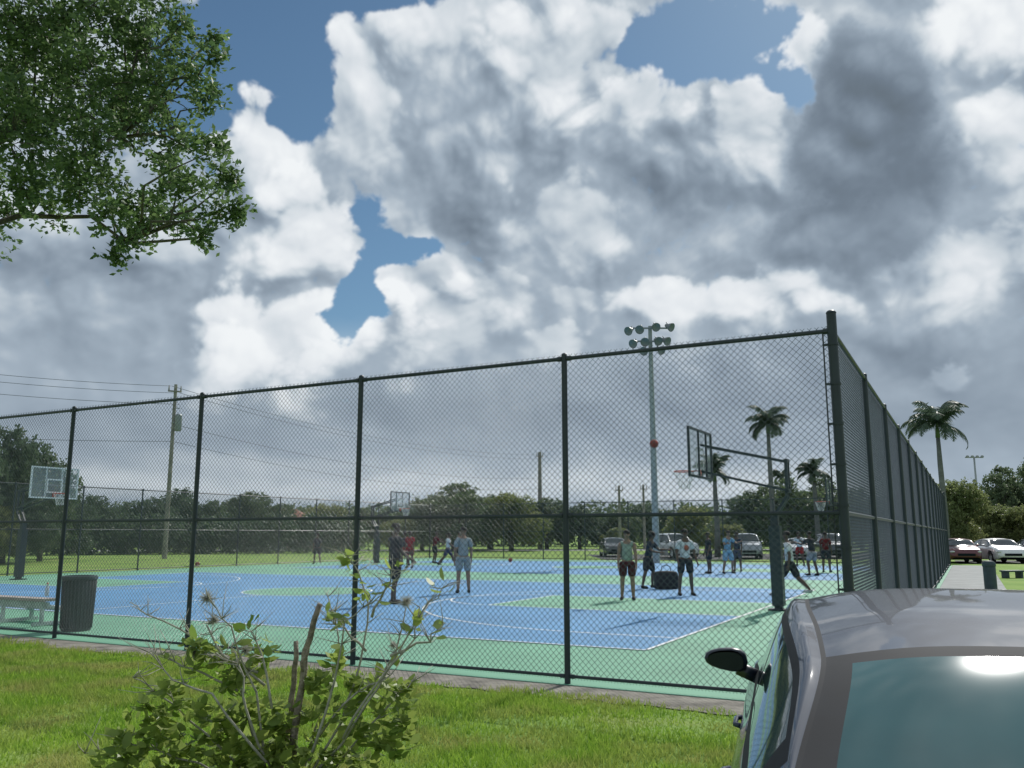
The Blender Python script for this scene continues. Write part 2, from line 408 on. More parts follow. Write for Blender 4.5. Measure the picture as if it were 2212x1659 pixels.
# ------------------------------------------------------------------ trees
def unit_tree(seed, mat, wide=.5):
    r = np.random.default_rng(seed); q = random.Random(seed)
    e = thing('broadleaf_tree', 'dark green leafy tree beyond the court', 'tree', (0, -500, 0), 0, 'trees beyond the court')
    mb = MB(); mb.tube([(0, 0, 0), (.01, 0, .2), (0, .01, .4), (0, 0, .7)], [.035, .028, .02, .008], 8)
    bl = []
    for k in range(11):
        t = k/11*6.28+q.uniform(-.3, .3); rr = q.uniform(.16, .32)*wide*2; z = q.uniform(.36, .78)
        rr *= (1.15-abs(z-.5)); c = (rr*math.cos(t), rr*math.sin(t), z); bl.append((c, q.uniform(.15, .21)))
        mb.tube([(0, 0, .25), (c[0]*.5, c[1]*.5, .2+z*.4), c], [.015, .01, .004], 5)
    bl.append(((0, 0, .79), .18)); bl.append(((0, 0, .55), .28))
    for k in range(6):
        t = q.uniform(0, 6.28); bl.append(((.3*wide*2*math.cos(t), .3*wide*2*math.sin(t), .26), .15))
    t_o = mb.obj('trunk', M_BARK, e)
    C = []
    for c, R in bl:
        ncl = int(46*(R/.16)**2)
        d = r.normal(size=(ncl, 3)); d /= np.linalg.norm(d, axis=1)[:, None]
        cc = np.array(c)+d*(R*r.uniform(.5, .95, ncl))[:, None]
        for p in cc: C.append(p+r.normal(size=(18, 3))*.015)
    C = np.concatenate(C); C = C[C[:, 2] > .06]
    V, F = leaves(C, .027, r, .8, .8); c_o = np_mesh('crown', V, F, mat, e)
    return e, [t_o, c_o]
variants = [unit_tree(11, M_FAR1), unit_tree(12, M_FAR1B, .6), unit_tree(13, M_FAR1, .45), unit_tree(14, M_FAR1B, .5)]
yv = [unit_tree(21, M_FAR2, .5), unit_tree(22, M_FAR2, .55)]
for e, k in yv: e['label'] = 'yellow-green flowering tree beyond the court'
used = set()
def put_tree(px, topy, wpx, dist, yel=False):
    X = (px-1106)/1873*dist; h = 1.62+(1155-topy)/1873*dist*1.0; w = wpx/1873*dist
    pool = yv if yel else variants
    i = rnd.randrange(len(pool)); e, kids = pool[i]; sc = (w/.85, w/.85, h/.97)
    key = (yel, i)
    if key not in used:
        used.add(key); e.location = (X, dist, 0); e.rotation_euler = (0, 0, rnd.uniform(0, 6)); e.scale = sc
    else: copy_thing(e, kids, (X, dist, 0), rnd.uniform(0, 6), sc)
for t in ((-90, 890, 200, 46), (25, 920, 180, 50), (105, 980, 140, 54), (60, 1040, 150, 50), (150, 1080, 120, 60), (205, 1070, 110, 72), (275, 1090, 110, 80), (335, 1075, 110, 78), (400, 1055, 130, 84),
          (470, 1080, 110, 84), (545, 1062, 140, 88), (610, 1088, 100, 90), (780, 1098, 120, 95), (860, 1092, 100, 95), (985, 1042, 220, 90), (915, 1078, 120, 88),
          (1180, 1075, 120, 98), (1250, 1090, 110, 98), (1330, 1102, 100, 100), (1400, 1090, 110, 105), (1570, 1108, 90, 92), (1620, 1060, 130, 95), (1690, 1030, 150, 92),
          (1770, 1030, 140, 95), (1850, 1055, 130, 95), (1940, 1080, 130, 95), (2165, 1004, 140, 80), (2235, 985, 150, 82), (2110, 1060, 110, 84), (2300, 1000, 150, 80), (1060, 1070, 170, 99), (700, 1105, 120, 105)):
    put_tree(*t)
for t in ((700, 1088, 100, 88), (1105, 1066, 150, 88), (1480, 1092, 120, 78), (1565, 1132, 90, 75), (2055, 1036, 130, 66), (2130, 1090, 100, 72), (2200, 1090, 110, 70), (15, 1090, 110, 48), (1330, 1140, 70, 95), (860, 1120, 80, 85)):
    put_tree(*t, yel=True)
for key_list, yel in ((variants, False), (yv, True)):
    for i, (e, kids) in enumerate(key_list):
        if (yel, i) not in used:
            for k in kids: bpy.data.objects.remove(k)
            bpy.data.objects.remove(e)
C = []
for k in range(420):
    x = rng.uniform(-120, 140); y = 124+rng.uniform(-5, 8)-abs(x)*.1; R = rng.uniform(1.4, 2.6); hc = rng.uniform(2.0, 4.2)
    d = rng.normal(size=(260, 3)); d /= np.linalg.norm(d, axis=1)[:, None]
    C.append(np.array([x, y, hc])+d*np.array([R*1.2, R, R])*rng.uniform(.7, 1, (260, 1)))
    C.append(np.stack([x+rng.normal(size=40)*1.6, y+rng.normal(size=40), rng.uniform(0, hc, 40)], 1))
C = np.concatenate(C); C = C[C[:, 2] > 0]
V, F = leaves(C, .5, rng, .8, .8)
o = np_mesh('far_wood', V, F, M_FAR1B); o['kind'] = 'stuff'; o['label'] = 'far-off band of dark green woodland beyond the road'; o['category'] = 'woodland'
C = []
for k in range(240):
    t = k/240; x = -60+t*46; y = 62+t*18; h = rng.uniform(2.0, 3.4)
    C.append(np.array([x, y+rng.uniform(-1.5, 1.5), 0])+rng.normal(size=(170, 3))*np.array([.6, .5, 0])+np.array([0, 0, 1])*(h*rng.uniform(0, 1, (170, 1))**.7))
V, F = leaves(np.concatenate(C), .26, rng, .8, .8)
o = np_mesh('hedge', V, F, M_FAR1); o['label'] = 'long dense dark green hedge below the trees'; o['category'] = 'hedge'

def palm(x, y, h, cr, label, seed):
    q = random.Random(seed); e = thing('palm_tree', label, 'palm tree', (x, y, 0), 0, 'royal palm trees')
    mb = MB(); mb.tube([(0, 0, 0), (.05, 0, h*.3), (0, 0, h*.7), (0, 0, h-.9)], [.24, .2, .17, .13], 10)
    mb.obj('trunk', M_PALMT, e)
    V = []; F = []
    def quad(*p):
        o = len(V); V.extend(p); F.append(tuple(range(o, o+4)))
    mbs = MB(); mbs.tube([(0, 0, h-.95), (0, 0, h-.4), (0, 0, h+.1)], [.16, .13, .05], 8); mbs.obj('crownshaft', simple('crownshaft_green', (.10, .16, .06), .5), e)
    for k in range(18):
        az = k*2.4+q.uniform(-.2, .2); el = RAD(q.choice([75, 55, 40, 25, 8, -12])+q.uniform(-8, 8)); L = cr*q.uniform(.95, 1.2)
        d = Vector((math.cos(az), math.sin(az), 0)); p = Vector((0, 0, h-.05)); n = 24; prev = p
        for i in range(n):
            t = i/n; a = el-t*t*1.9-.25*t
            st = (d*math.cos(a)+Vector((0, 0, 1))*math.sin(a))*(L/n); nx = prev+st
            side = Vector((-d.y, d.x, 0)); w = .04
            quad(prev-side*w, prev+side*w, nx+side*w*.8, nx-side*w*.8)
            if i > 1:
                ll = cr*.34*math.sin(math.pi*min(1, (t*.85+.15)))
                for s in (-1, 1):
                    for rep in (0, 1):
                        dirv = (side*s*.8+st.normalized()*.5+Vector((0, 0, -.75-q.random()*.5+(.6 if rep else 0)))).normalized()
                        b0 = prev+st*(.5*rep); tip = b0+dirv*ll; ww = st.normalized()*.045
                        quad(b0-ww, b0+ww, b0+dirv*ll*.6+ww, tip)
            prev = nx
    np_mesh('crown', [tuple(v) for v in V], F, M_PALM, e)
palm(19.6, 66, 10.2, 2.1, 'tall palm tree with drooping fronds behind the court', 1)
palm(14.9, 64, 6.4, 1.7, 'smaller palm tree behind the court', 2)
palm(23.6, 68, 6.6, 1.6, 'smaller palm tree behind the court', 3)
palm(29.6, 60, 9.2, 2.6, 'tall palm tree with arching fronds beside the path', 4)
palm(34.0, 110, 9.0, 1.6, 'small distant palm tree beyond the parked cars', 6)

def near_tree():
    base = Vector((-9.3, 9.6, 0))
    e = thing('shade_tree', 'large leafy shade tree with small green leaves overhanging the grass', 'tree', base)
    def w(px, py, Y):
        v = (829.5-py)/1873; D = .9853-.1711*v; return Vector(((px-1106)/1873/D*Y, Y, 1.62+(.1711+.9853*v)/D*Y))
    BL = [(150, 80, 150), (40, 60, 130), (330, 110, 88), (400, 45, 42), (425, 165, 46), (100, 280, 150), (20, 300, 120), (290, 250, 90), (350, 200, 70), (440, 335, 48), (385, 400, 66), (480, 450, 42), (310, 450, 66), (285, 520, 34),
          (55, 415, 60), (170, 400, 66), (240, 470, 44), (380, 480, 50), (230, 20, 110), (20, 180, 130), (480, 385, 26), (455, 120, 26), (120, 455, 34), (20, 460, 35), (440, 230, 24), (220, 180, 110), (200, 330, 90), (360, 320, 60), (505, 395, 16), (462, 85, 16), (440, 510, 20), (255, 545, 18), (320, 20, 70), (515, 455, 16), (470, 320, 18), (465, 190, 16)]
    mb = MB()
    fork = Vector((-9.0, 9.5, 3.6))
    mb.tube([base, base+Vector((.1, 0, 1.5)), fork], [.3, .25, .22], 12)
    limbs = [Vector(l) for l in ((-5.6, 9.4, 5.2), (-5.9, 9.9, 6.6), (-9.5, 9.4, 6.5), (-8.2, 10.5, 6), (-4.4, 9.5, 4.9), (-4.6, 9.5, 6.2))]
    C = []; blobs = []
    for i, (px, py, rp) in enumerate(BL):
        Y = 9.2+rnd.uniform(-.8, .8); blobs.append((w(px, py, Y), rp/1873*Y*1.02, 1.0))
    for k in range(26):
        t = rnd.uniform(0, 6.28); r = rnd.uniform(.5, 3.2); p = Vector((-9.6+r*math.cos(t)*.9, 9.6+r*math.sin(t), 6.4+rnd.uniform(-1.0, 3.2)))
        if p.x/p.y > -.68 and p.z < 8.4: p.x = -.72*p.y-.6
        blobs.append((p, rnd.uniform(.7, 1.1), .35))
    for c, R, dens in blobs:
        lb = min(limbs, key=lambda l: (l-c).length)
        m1 = lb.lerp(c, .5)+Vector((rnd.uniform(-.15, .15), rnd.uniform(-.2, .2), rnd.uniform(-.1, .25)))
        mb.tube([lb, lb.lerp(m1, .5)+Vector(rng.normal(size=3))*.05, m1, m1.lerp(c, .5)+Vector(rng.normal(size=3))*.05, c], [.020, .017, .014, .010, .005], 6)
        ncl = max(7, int((205 if R > .35 else 260)*R*R*dens))
        for j in range(ncl):
            u = rnd.random()
            d = Vector(rng.normal(size=3)).normalized()*(R*(.15+.98*u**.65))
            p = c+d
            if rnd.random() < .35: mb.tube([c.lerp(p, .3), c.lerp(p, .7)+Vector((0, 0, .03)), p], [.006, .005, .003], 4)
            nl = 24
            tw = Vector(rng.normal(size=3)); tw.z -= .5; tw.normalize()
            s = np.linspace(-.15, .15, nl)[:, None]
            C.append(np.array(p)+np.array(tw)*s+rng.normal(size=(nl, 3))*.027)
    for l, r1 in zip(limbs, (.03, .03, .08, .08, .016, .016)):
        src = fork if r1 > .02 else limbs[0 if l.z < 5.5 else 1]
        mb.tube([src, src.lerp(l, .3)+Vector((.0, .1, .12)), src.lerp(l, .6)+Vector((.1, -.08, .16)), l], [r1*2.4 if r1 > .02 else .03, r1*1.9 if r1 > .02 else .026, r1*1.4, r1], 8)
    mb.v = [(x-base.x, y-base.y, z) for x, y, z in mb.v]
    mb.obj('trunk', M_BARK, e)
    C = np.concatenate(C)-np.array([base.x, base.y, 0])
    V, F = leaves(C, .070, rng, .55, .7); np_mesh('crown', V, F, M_LEAF, e)
near_tree()

# ------------------------------------------------------------------ bush
def bush():
    o = Vector((-1.40, 5.6, 0)); e = thing('shrub', 'scraggly shrub with cut stems and glossy green leaves on the grass', 'shrub', o)
    def L(px, py, dy=0.0): return Vector(((px-620)/348, dy, max(-.02, 1.62-(py-1155)/338)))
    mb = MB()
    def br(pts, r0, r1, m=0, n=6):
        P = [L(*p) for p in pts]; Q = []
        for i in range(len(P)-1):
            for t in (0, .33, .66): Q.append(P[i].lerp(P[i+1], t)+Vector(rng.normal(size=3))*.008)
        Q.append(P[-1]); mb.tube(Q, list(np.linspace(r0, r1, len(Q))), n, m)
        return Q
    br([(625, 1760), (640, 1600), (648, 1500), (660, 1400), (688, 1300)], .027, .018, 0, 9)
    br([(600, 1760, .1), (622, 1560, .1), (628, 1470, .1), (630, 1380, .1)], .022, .015, 0, 9)
    br([(655, 1440), (668, 1380), (672, 1340)], .012, .008, 0)
    thin = [[(600, 1740), (570, 1480, -.1), (510, 1340, -.15), (465, 1285, -.2)], [(600, 1720), (500, 1430, .1), (400, 1375, .1), (300, 1325, .1), (250, 1300, .15)],
            [(640, 1740), (740, 1540), (782, 1420), (795, 1300), (770, 1230), (745, 1200)], [(640, 1740), (800, 1500, -.1), (870, 1390, -.1), (930, 1300, -.1), (975, 1255, -.1)],
            [(780, 1500, .1), (850, 1400, .1), (872, 1305, .1)], [(570, 1470), (480, 1400), (445, 1345), (458, 1330)], [(640, 1700), (700, 1500, .2), (720, 1380, .2), (690, 1290, .2)],
            [(640, 1700), (560, 1500, -.2), (540, 1420, -.2), (520, 1380, -.2)], [(620, 1720), (460, 1560), (340, 1480), (290, 1450)], [(640, 1720), (760, 1600), (850, 1500), (890, 1460)],
            [(620, 1720), (440, 1620), (300, 1580), (200, 1600)], [(800, 1330), (830, 1270), (850, 1230)], [(790, 1400), (740, 1350), (700, 1330)], [(850, 1400, -.1), (930, 1370, -.1), (960, 1340, -.1)],
            [(520, 1480), (440, 1440), (380, 1420), (330, 1400)], [(560, 1440), (500, 1420), (440, 1400)], [(600, 1600, -.2), (480, 1470, -.2), (400, 1440, -.2), (350, 1390, -.2)], [(700, 1560, -.1), (780, 1470, -.1), (850, 1440, -.1)],
            [(690, 1600, -.15), (735, 1450, -.15), (760, 1330, -.2), (810, 1290, -.2)], [(610, 1500, -.2), (590, 1400, -.2), (560, 1350, -.2)], [(760, 1560, -.2), (830, 1440, -.25), (905, 1360, -.25), (915, 1300, -.25)]]
    tips = []
    for p in thin:
        Q = br(p, .0095, .0032, 1, 5); tips.append(Q)
        for k in range(11):
            s = Q[rnd.randrange(len(Q)//2, len(Q))]; d = Vector(rng.normal(size=3)); d.z = abs(d.z)*.7; d.normalize()
            en = s+d*rnd.uniform(.08, .24); mb.tube([s, s.lerp(en, .5)+Vector(rng.normal(size=3))*.008, en], [.0038, .0028, .0014], 4, 1)
    mb.obj('stem', [M_CUT, M_TWIG], e)
    C = []
    BL = [(430, 1560, 115, 65), (540, 1550, 70, 60), (500, 1640, 170, 70), (330, 1590, 95, 45), (690, 1610, 90, 55), (830, 1560, 80, 60), (860, 1490, 50, 40), (470, 1430, 65, 35), (560, 1405, 40, 28), (600, 1630, 80, 45), (250, 1600, 55, 20), (800, 1465, 50, 34), (700, 1660, 180, 50), (400, 1660, 140, 50), (370, 1490, 65, 40), (745, 1510, 45, 35),
          (520, 1470, 50, 35), (690, 1470, 35, 35), (440, 1385, 40, 22), (745, 1420, 32, 22), (640, 1540, 50, 40)]
    for px, py, rx, rz in BL:
        n = int(rx*rz/27); c = L(px, py); ncl = max(3, n//9)
        for k in range(ncl):
            d = rng.normal(size=3); d /= np.linalg.norm(d); d *= rng.uniform(.2, 1)**.5
            p = np.array([c.x+d[0]*rx/348, d[1]*rx/348*.9, c.z+d[2]*rz/338])
            if p[2] < .02: p[2] = .03+rnd.random()*.1
            C.append(p+rng.normal(size=(8, 3))*.026)
    for i, k in ((2, 5), (2, -1), (2, -2), (2, -4), (2, -6), (11, -1), (11, -3), (3, -5), (3, -2), (12, -1), (12, -3), (18, -1), (18, -4), (4, -4), (20, -3), (13, -2), (7, -1), (15, -1), (14, -2), (19, -1)):
        C.append(np.array(tips[i][k])+rng.normal(size=(5, 3))*.028)
    C = np.concatenate(C); n = len(C)
    d = rng.normal(size=(n, 3)); d[:, 2] = d[:, 2]*.6+.35; d /= np.linalg.norm(d, axis=1)[:, None]
    sd = np.cross(d, rng.normal(size=(n, 3))*.5+np.array([0, 0, 1])); sd /= np.linalg.norm(sd, axis=1)[:, None]; nn = np.cross(d, sd)
    Ls = (.080*(1+.4*rng.uniform(-1, 1, n)))[:, None]; Wd = Ls*.29
    V = np.stack([C, C+d*Ls*.3+sd*Wd+nn*Ls*.06, C+d*Ls*.68+sd*Wd*.9+nn*Ls*.07, C+d*Ls, C+d*Ls*.68-sd*Wd*.9+nn*Ls*.07, C+d*Ls*.3-sd*Wd+nn*Ls*.06], 1).reshape(-1, 3)
    np_mesh('foliage', V, np.arange(n*6).reshape(n, 6), M_BUSH, e)
    for px, py, dy, R in ((465, 1283, -.2, .075), (458, 1332, 0, .05), (872, 1298, .1, .065), (420, 1400, 0, .06), (540, 1390, -.1, .05), (850, 1385, 0, .035)):
        c = np.array(L(px, py, dy)); m = 170
        dd = rng.normal(size=(m, 3)); dd /= np.linalg.norm(dd, axis=1)[:, None]; s2 = np.cross(dd, rng.normal(size=(m, 3))); s2 /= np.linalg.norm(s2, axis=1)[:, None]
        V = np.stack([c-s2*.003, c+s2*.003, c+dd*R*rng.uniform(.6, 1.1, (m, 1))], 1).reshape(-1, 3)
        np_mesh('air_plant', V, np.arange(m*3).reshape(m, 3), M_FUZZ, e)
bush()

# ------------------------------------------------------------------ grass
def grass():
    N = 480000
    X = rng.uniform(-11, 3.6, N); Y = 4.2+rng.uniform(0, 1, N)**1.3*12
    dx = X-P0.x; dy = Y-P0.y
    b = (.879*dy+.4768*dx)
    edge = -.70+.10*np.sin(X*2.3)+.07*np.sin(X*7.1+1)+rng.normal(size=N)*.07
    keep = (b < edge) & (X/Y > -.68) & (X/Y < .40)
    cs = (X-CAR_O.x)*HD.x+(Y-CAR_O.y)*HD.y; cr = (X-CAR_O.x)*RT.x+(Y-CAR_O.y)*RT.y
    keep &= ~((cr > -1.3) & (cs < 4.9))
    den = .5+.5*np.sin(X*3.1+2*np.sin(Y*2.3))*np.sin(Y*3.7+1.5*np.sin(X*2.1)); worn = np.exp(-(((X+.1)/1.1)**2+((Y-7.9)/.35)**2))+np.exp(-(((X-1.6)/.6)**2+((Y-8.0)/.5)**2))
    keep &= rng.uniform(0, 1, N) < (.65+.35*den)*(1-.75*np.clip(worn, 0, 1))
    X = X[keep]; Y = Y[keep]; n = len(X)
    patch = np.sin(X*1.7+np.sin(Y*1.3)*1.5)*np.cos(Y*1.9+X*.6); p2 = np.sin(X*5.3+np.sin(Y*4.1)*2)*np.sin(Y*6.2+X*1.3)
    H = (.035+.045*rng.uniform(0, 1, n)**1.5)*(1+.3*patch+.35*p2); az = rng.uniform(0, 6.283, n)
    w = (.0030+.0004*Y)*rng.uniform(.7, 1.3, n); ln = rng.uniform(.1, 1.0, n)*H; az2 = rng.uniform(0, 6.283, n)
    base = np.stack([X, Y, np.zeros(n)], 1); sx = np.stack([np.cos(az)*w, np.sin(az)*w, np.zeros(n)], 1)
    tip = base+np.stack([np.cos(az2)*ln, np.sin(az2)*ln, H], 1)
    V = np.stack([base-sx, base+sx, tip], 1).reshape(-1, 3)
    o = np_mesh('grass', V, np.arange(n*3).reshape(n, 3), M_GRASSB); o['kind'] = 'stuff'; o['label'] = 'bright green mown grass in front of the fence'; o['category'] = 'grass'
grass()

# ------------------------------------------------------------------ cars
def pchip(xs, ys, x):
    xs = np.array(xs, float); ys = np.array(ys, float); h = np.diff(xs); dl = np.diff(ys)/h
    m = np.zeros(len(xs)); m[0] = dl[0]; m[-1] = dl[-1]
    for i in range(1, len(xs)-1):
        m[i] = 0 if dl[i-1]*dl[i] <= 0 else 2*dl[i-1]*dl[i]/(dl[i-1]+dl[i])
    i = np.clip(np.searchsorted(xs, x)-1, 0, len(xs)-2); t = (x-xs[i])/h[i]
    return (2*t**3-3*t*t+1)*ys[i]+(t**3-2*t*t+t)*h[i]*m[i]+(-2*t**3+3*t*t)*ys[i+1]+(t**3-t*t)*h[i]*m[i+1]
SED = dict(L=4.8, top=([0, .06, .16, .42, 1.2, 1.7, 2.3, 2.95, 3.75, 4.4, 4.7, 4.8], [.72, .95, 1.02, 1.05, 1.33, 1.395, 1.41, 1.36, .99, .88, .76, .55]),
           belt=([0, .06, .16, .5, 1.25, 2, 3, 3.75, 4.4, 4.7, 4.8], [.66, .86, .93, .97, .99, .96, .93, .92, .82, .7, .5]),
           w=([0, .15, .6, 1.5, 3.4, 4.4, 4.7, 4.8], [.72, .83, .90, .92, .92, .86, .74, .6]),
           wr=([0, .5, 1.2, 2, 2.9, 3.75, 4.5, 4.8], [.66, .72, .63, .64, .62, .74, .70, .5]), cab=(.42, 1.2, 2.95, 3.75), wheels=(.95, 3.85), wh=.33)
SUV = dict(L=4.7, top=([0, .06, .25, .7, 1.2, 2.0, 2.7, 3.5, 4.3, 4.6, 4.7], [.8, 1.05, 1.5, 1.68, 1.71, 1.72, 1.66, 1.16, 1.04, .92, .6]),
           belt=([0, .06, .25, .7, 2, 3.5, 4.3, 4.6, 4.7], [.7, 1.0, 1.07, 1.08, 1.06, 1.03, .95, .8, .55]),
           w=([0, .15, .6, 1.5, 3.4, 4.3, 4.6, 4.7], [.8, .88, .93, .94, .94, .88, .8, .66]),
           wr=([0, .25, .7, 2, 2.7, 3.5, 4.4, 4.7], [.7, .68, .68, .68, .66, .78, .74, .55]), cab=(.1, .45, 2.7, 3.5), wheels=(.85, 3.8), wh=.37)
def car(label, loc, heading, spec, paint, glass, near=False, group=None):
    """local frame: +X forward from the rear bumper, +Y to the car's left side, Z up"""
    e = thing('parked_car', label, 'car', loc, heading, group)
    L = spec['L']; c0, c1, c2, c3 = spec['cab']; ns = 130 if near else 60; sub = 5 if near else 3
    s = np.unique(np.round(np.concatenate([np.linspace(0, L, ns), [2.085, 2.097, 3.02, 3.032, c0+.02, c1-.02, c1-.08]]), 4))
    top = pchip(*spec['top'], s); belt = pchip(*spec['belt'], s); w = pchip(*spec['w'], s); wr = pchip(*spec['wr'], s)
    bot = np.interp(s, [0, .25, .5, L-.5, L-.2, L], [.42, .28, .2, .2, .26, .36])
    belt = np.minimum(belt, top-.015); hgt = np.clip((top-belt)/.4, 0, 1)
    rows = []
    def R(y, z): rows.append(np.stack([y, z], 1))
    R(w*.93, bot); R(w*.985, bot+.12*(belt-bot)/.7); R(w, .5*(bot+belt)); R(w-.012, belt-.13); R(w-.05-.02*hgt, belt)
    g = w-.075-.02*hgt
    R(wr+.055*hgt+(g-wr)*.05, belt+(top-belt)*.80); R(wr-.035*hgt, top-.045*hgt-.006); R(wr*.55, top-.008*hgt-.001); R(wr*0, top)
    K = np.stack(rows, 0)
    K[5, :, 0] = np.minimum(K[5, :, 0], g-.0)
    tt = []
    for i in range(8): tt += list(i+np.arange(sub)/sub)
    tt += [8.0, 4.03, 4.16, 4.9, 5.06, 5.86, 5.96, 6.06, 6.3]; tt = np.unique(np.round(np.array(tt), 4))
    def cr(t):
        i = min(int(t), 7); f = t-i; p1 = K[i]; p2 = K[i+1]; p0 = K[max(i-1, 0)]; p3 = K[i+2] if i+2 <= 8 else np.stack([-K[7, :, 0], K[7, :, 1]], 1)
        if i in (4,): p0 = p1-(p2-p1)*.8
        if i == 3: p3 = p2+(p2-p1)*.6
        return .5*((2*p1)+(-p0+p2)*f+(2*p0-5*p1+4*p2-p3)*f*f+(-p0+3*p1-3*p2+p3)*f**3)
    G = np.stack([cr(t) for t in tt], 0); nt_, nsn = len(tt), len(s)
    parts = {}
    def cls(tm, sm, j, sg):
        hg = top[j]-belt[j]
        if 4.03 < tm < 5.06 and hg > .10 and c0+.30 < sm < c3-.15:
            if 4.16 < tm < 4.9 and not (2.04 < sm < 2.15) and not(sm < c0+.40) and not (sm > c3-.2): return ('side_window', sg, sm > 2.1)
            return ('trim', sg)
        if c0 < sm < c1 and tm > 5.96: return ('trim', 2) if (sm < c0+.03 or sm > c1-.08 or tm < 6.3) else ('rear_window',)
        if c2 < sm < c3 and tm > 5.96: return ('trim', 3) if (sm < c2+.03 or sm > c3-.03 or tm < 6.06) else ('windscreen',)
        if 5.86 < tm < 5.96 and c0 < sm < c3: return ('trim', sg)
        if near and (2.085 < sm < 2.097 or 3.02 < sm < 3.032) and .8 < tm < 4.06: return ('trim', sg)
        return ('body',)
    used_ = {}; VV = {}
    def vid(k, i, j, sg):
        key = (i, j, sg if i < nt_-1 else 1)
        d = used_[k]
        if key not in d:
            d[key] = len(VV[k]); VV[k].append((float(s[j]), float(G[i, j, 0]*sg), float(G[i, j, 1])))
        return d[key]
    for j in range(nsn-1):
        sm = (s[j]+s[j+1])/2
        for i in range(nt_-1):
            tm = (tt[i]+tt[i+1])/2; z = (G[i, j, 1]+G[i+1, j, 1])/2
            if tm < 3 and any((sm-ws)**2+(z-spec['wh'])**2 < (spec['wh']+.06)**2 for ws in spec['wheels']): continue
            for sg in (1, -1):
                k = cls(tm, sm, j, sg)
                if k not in parts: parts[k] = []; used_[k] = {}; VV[k] = []
                f = [vid(k, i, j, sg), vid(k, i, j+1, sg), vid(k, i+1, j+1, sg), vid(k, i+1, j, sg)]
                if sg == 1: f.reverse()
                parts[k].append(f)
    mats = {'body': paint, 'trim': M_TRIM}
    if near: mats['side_window'] = M_SIDEG
    for k in parts:
        mb = MB(); F = []
        for f in parts[k]:
            g2 = []
            for q in f:
                if q not in g2: g2.append(q)
            if len(g2) > 2: F.append(g2)
        if not F: continue
        mb.add(VV[k], F); nm = {'trim': 'window_trim'}.get(k[0], k[0]); mb.obj(nm, mats.get(k[0], glass), e)
    for j in (0, nsn-1):
        mb = MB()
        ring = [(float(s[j]), float(G[i, j, 0]), float(G[i, j, 1])) for i in range(nt_)]+[(float(s[j]), -float(G[i, j, 0]), float(G[i, j, 1])) for i in range(nt_-2, -1, -1)]
        mb.add(ring, [tuple(range(len(ring)))] if j else [tuple(reversed(range(len(ring))))])
        mb.obj('bumper', paint, e, smooth=False)
    mb = MB(); mb.box((L/2, 0, .26), (L-.5, 1.5, .1)); mb.obj('chassis', M_TRIM, e, smooth=False)
    r = spec['wh']
    for ws in spec['wheels']:
        for sg in (1, -1):
            wt = bpy.data.objects.new('wheel', None); COL.objects.link(wt); wt.parent = e; wt.location = (ws, sg*.80, r); wt.rotation_euler = (0, 0, 0 if sg > 0 else math.pi)
            rot = Matrix.Rotation(RAD(-90), 4, 'X')
            mb = MB(); mb.lathe([(r*.62, -.1), (r*.95, -.1), (r, -.07), (r, .07), (r*.95, .1), (r*.62, .1)], 22, rot); mb.obj('tyre', M_RUB, wt)
            mb = MB(); mb.lathe([(r*.62, .09), (r*.58, .06), (.07, .05), (.06, .085), (.01, .09)], 10, rot); mb.obj('rim', M_ALU, wt, smooth=False)
    zr = float(np.interp(.06, *spec['belt']))
    gm = lambda n, *a: bpy.data.materials.get(n) or simple(n, *a)
    red = gm('tail_lamp_red', (.35, .02, .02), .2); hl = gm('headlight_clear', (.6, .62, .63), .1)
    for sg in (1, -1):
        mb = MB(); mb.ellipsoid((.10, sg*.66, zr-.08), (.10, .14, .08), 10); mb.obj('tail_light', red, e)
        mb = MB(); mb.ellipsoid((L-.22, sg*.66, .66), (.2, .16, .07), 10); mb.obj('headlight', hl, e)
    mb = MB(); mb.box((L-.005, 0, .50), (.03, .9, .14)); mb.obj('grille', M_TRIM, e, smooth=False)
    for sg in (1, -1):
        sm = c3-.62; zz = float(np.interp(sm, *spec['belt']))+.03
        mb = MB()
        n = 14; V = []; F = []
        prof = [(-.05, .84), (-.045, .96), (-.01, 1.0), (.04, .82), (.07, .45), (.08, .03)]
        for px_, sc in prof:
            for k in range(n):
                t = 2*math.pi*k/n; cy = math.copysign(abs(math.cos(t))**.8, math.cos(t)); cz = math.copysign(abs(math.sin(t))**.8, math.sin(t))
                V.append((px_, sg*(cy*.105*sc), cz*(.060 if cz > 0 else .048)*(1-.25*cy)*sc+.006*cy))
        for a in range(len(prof)-1):
            for k in range(n): F.append((a*n+k, a*n+(k+1) % n, (a+1)*n+(k+1) % n, (a+1)*n+k))
        V = [(x+sm, y+sg*.985, z+zz+.05) for x, y, z in V]
        mb.add(V, F); mb.tube([(sm+.03, sg*.84, zz-.03), (sm+.01, sg*.93, zz+.01)], [.036, .034], 8)
        mo = mb.obj('wing_mirror', paint if not near else M_MIR, e)
        mb = MB(); ring = []
        for t in np.linspace(0, 2*math.pi, 21)[:-1]:
            cy = math.copysign(abs(math.cos(t))**.8, math.cos(t)); cz = math.copysign(abs(math.sin(t))**.8, math.sin(t))
            ring.append((sm-.052, sg*(.985+cy*.085), zz+.05+cz*.042*(1-.25*cy)+.005*cy))
        mb.add(ring, [tuple(range(20))]); mb.obj('mirror_glass', M_MIRG, mo, smooth=False)
        for hs in (1.45, 2.5):
            zb = float(np.interp(hs, *spec['belt']))
            mb = MB(); mb.tube([(hs, sg*.905, zb-.12), (hs+.02, sg*.925, zb-.12), (hs+.16, sg*.925, zb-.12), (hs+.18, sg*.905, zb-.12)], .011, 6); mb.obj('door_handle', paint, e)
    return e
def paint(name, col, metal=.4, rough=.3, coat=.8, spec=.5):
    return simple(name, col, rough, metal=metal, coat=coat, var=.05, spec=spec)
M_MIR = simple('mirror_housing', (.010, .016, .028), .35, coat=.3)
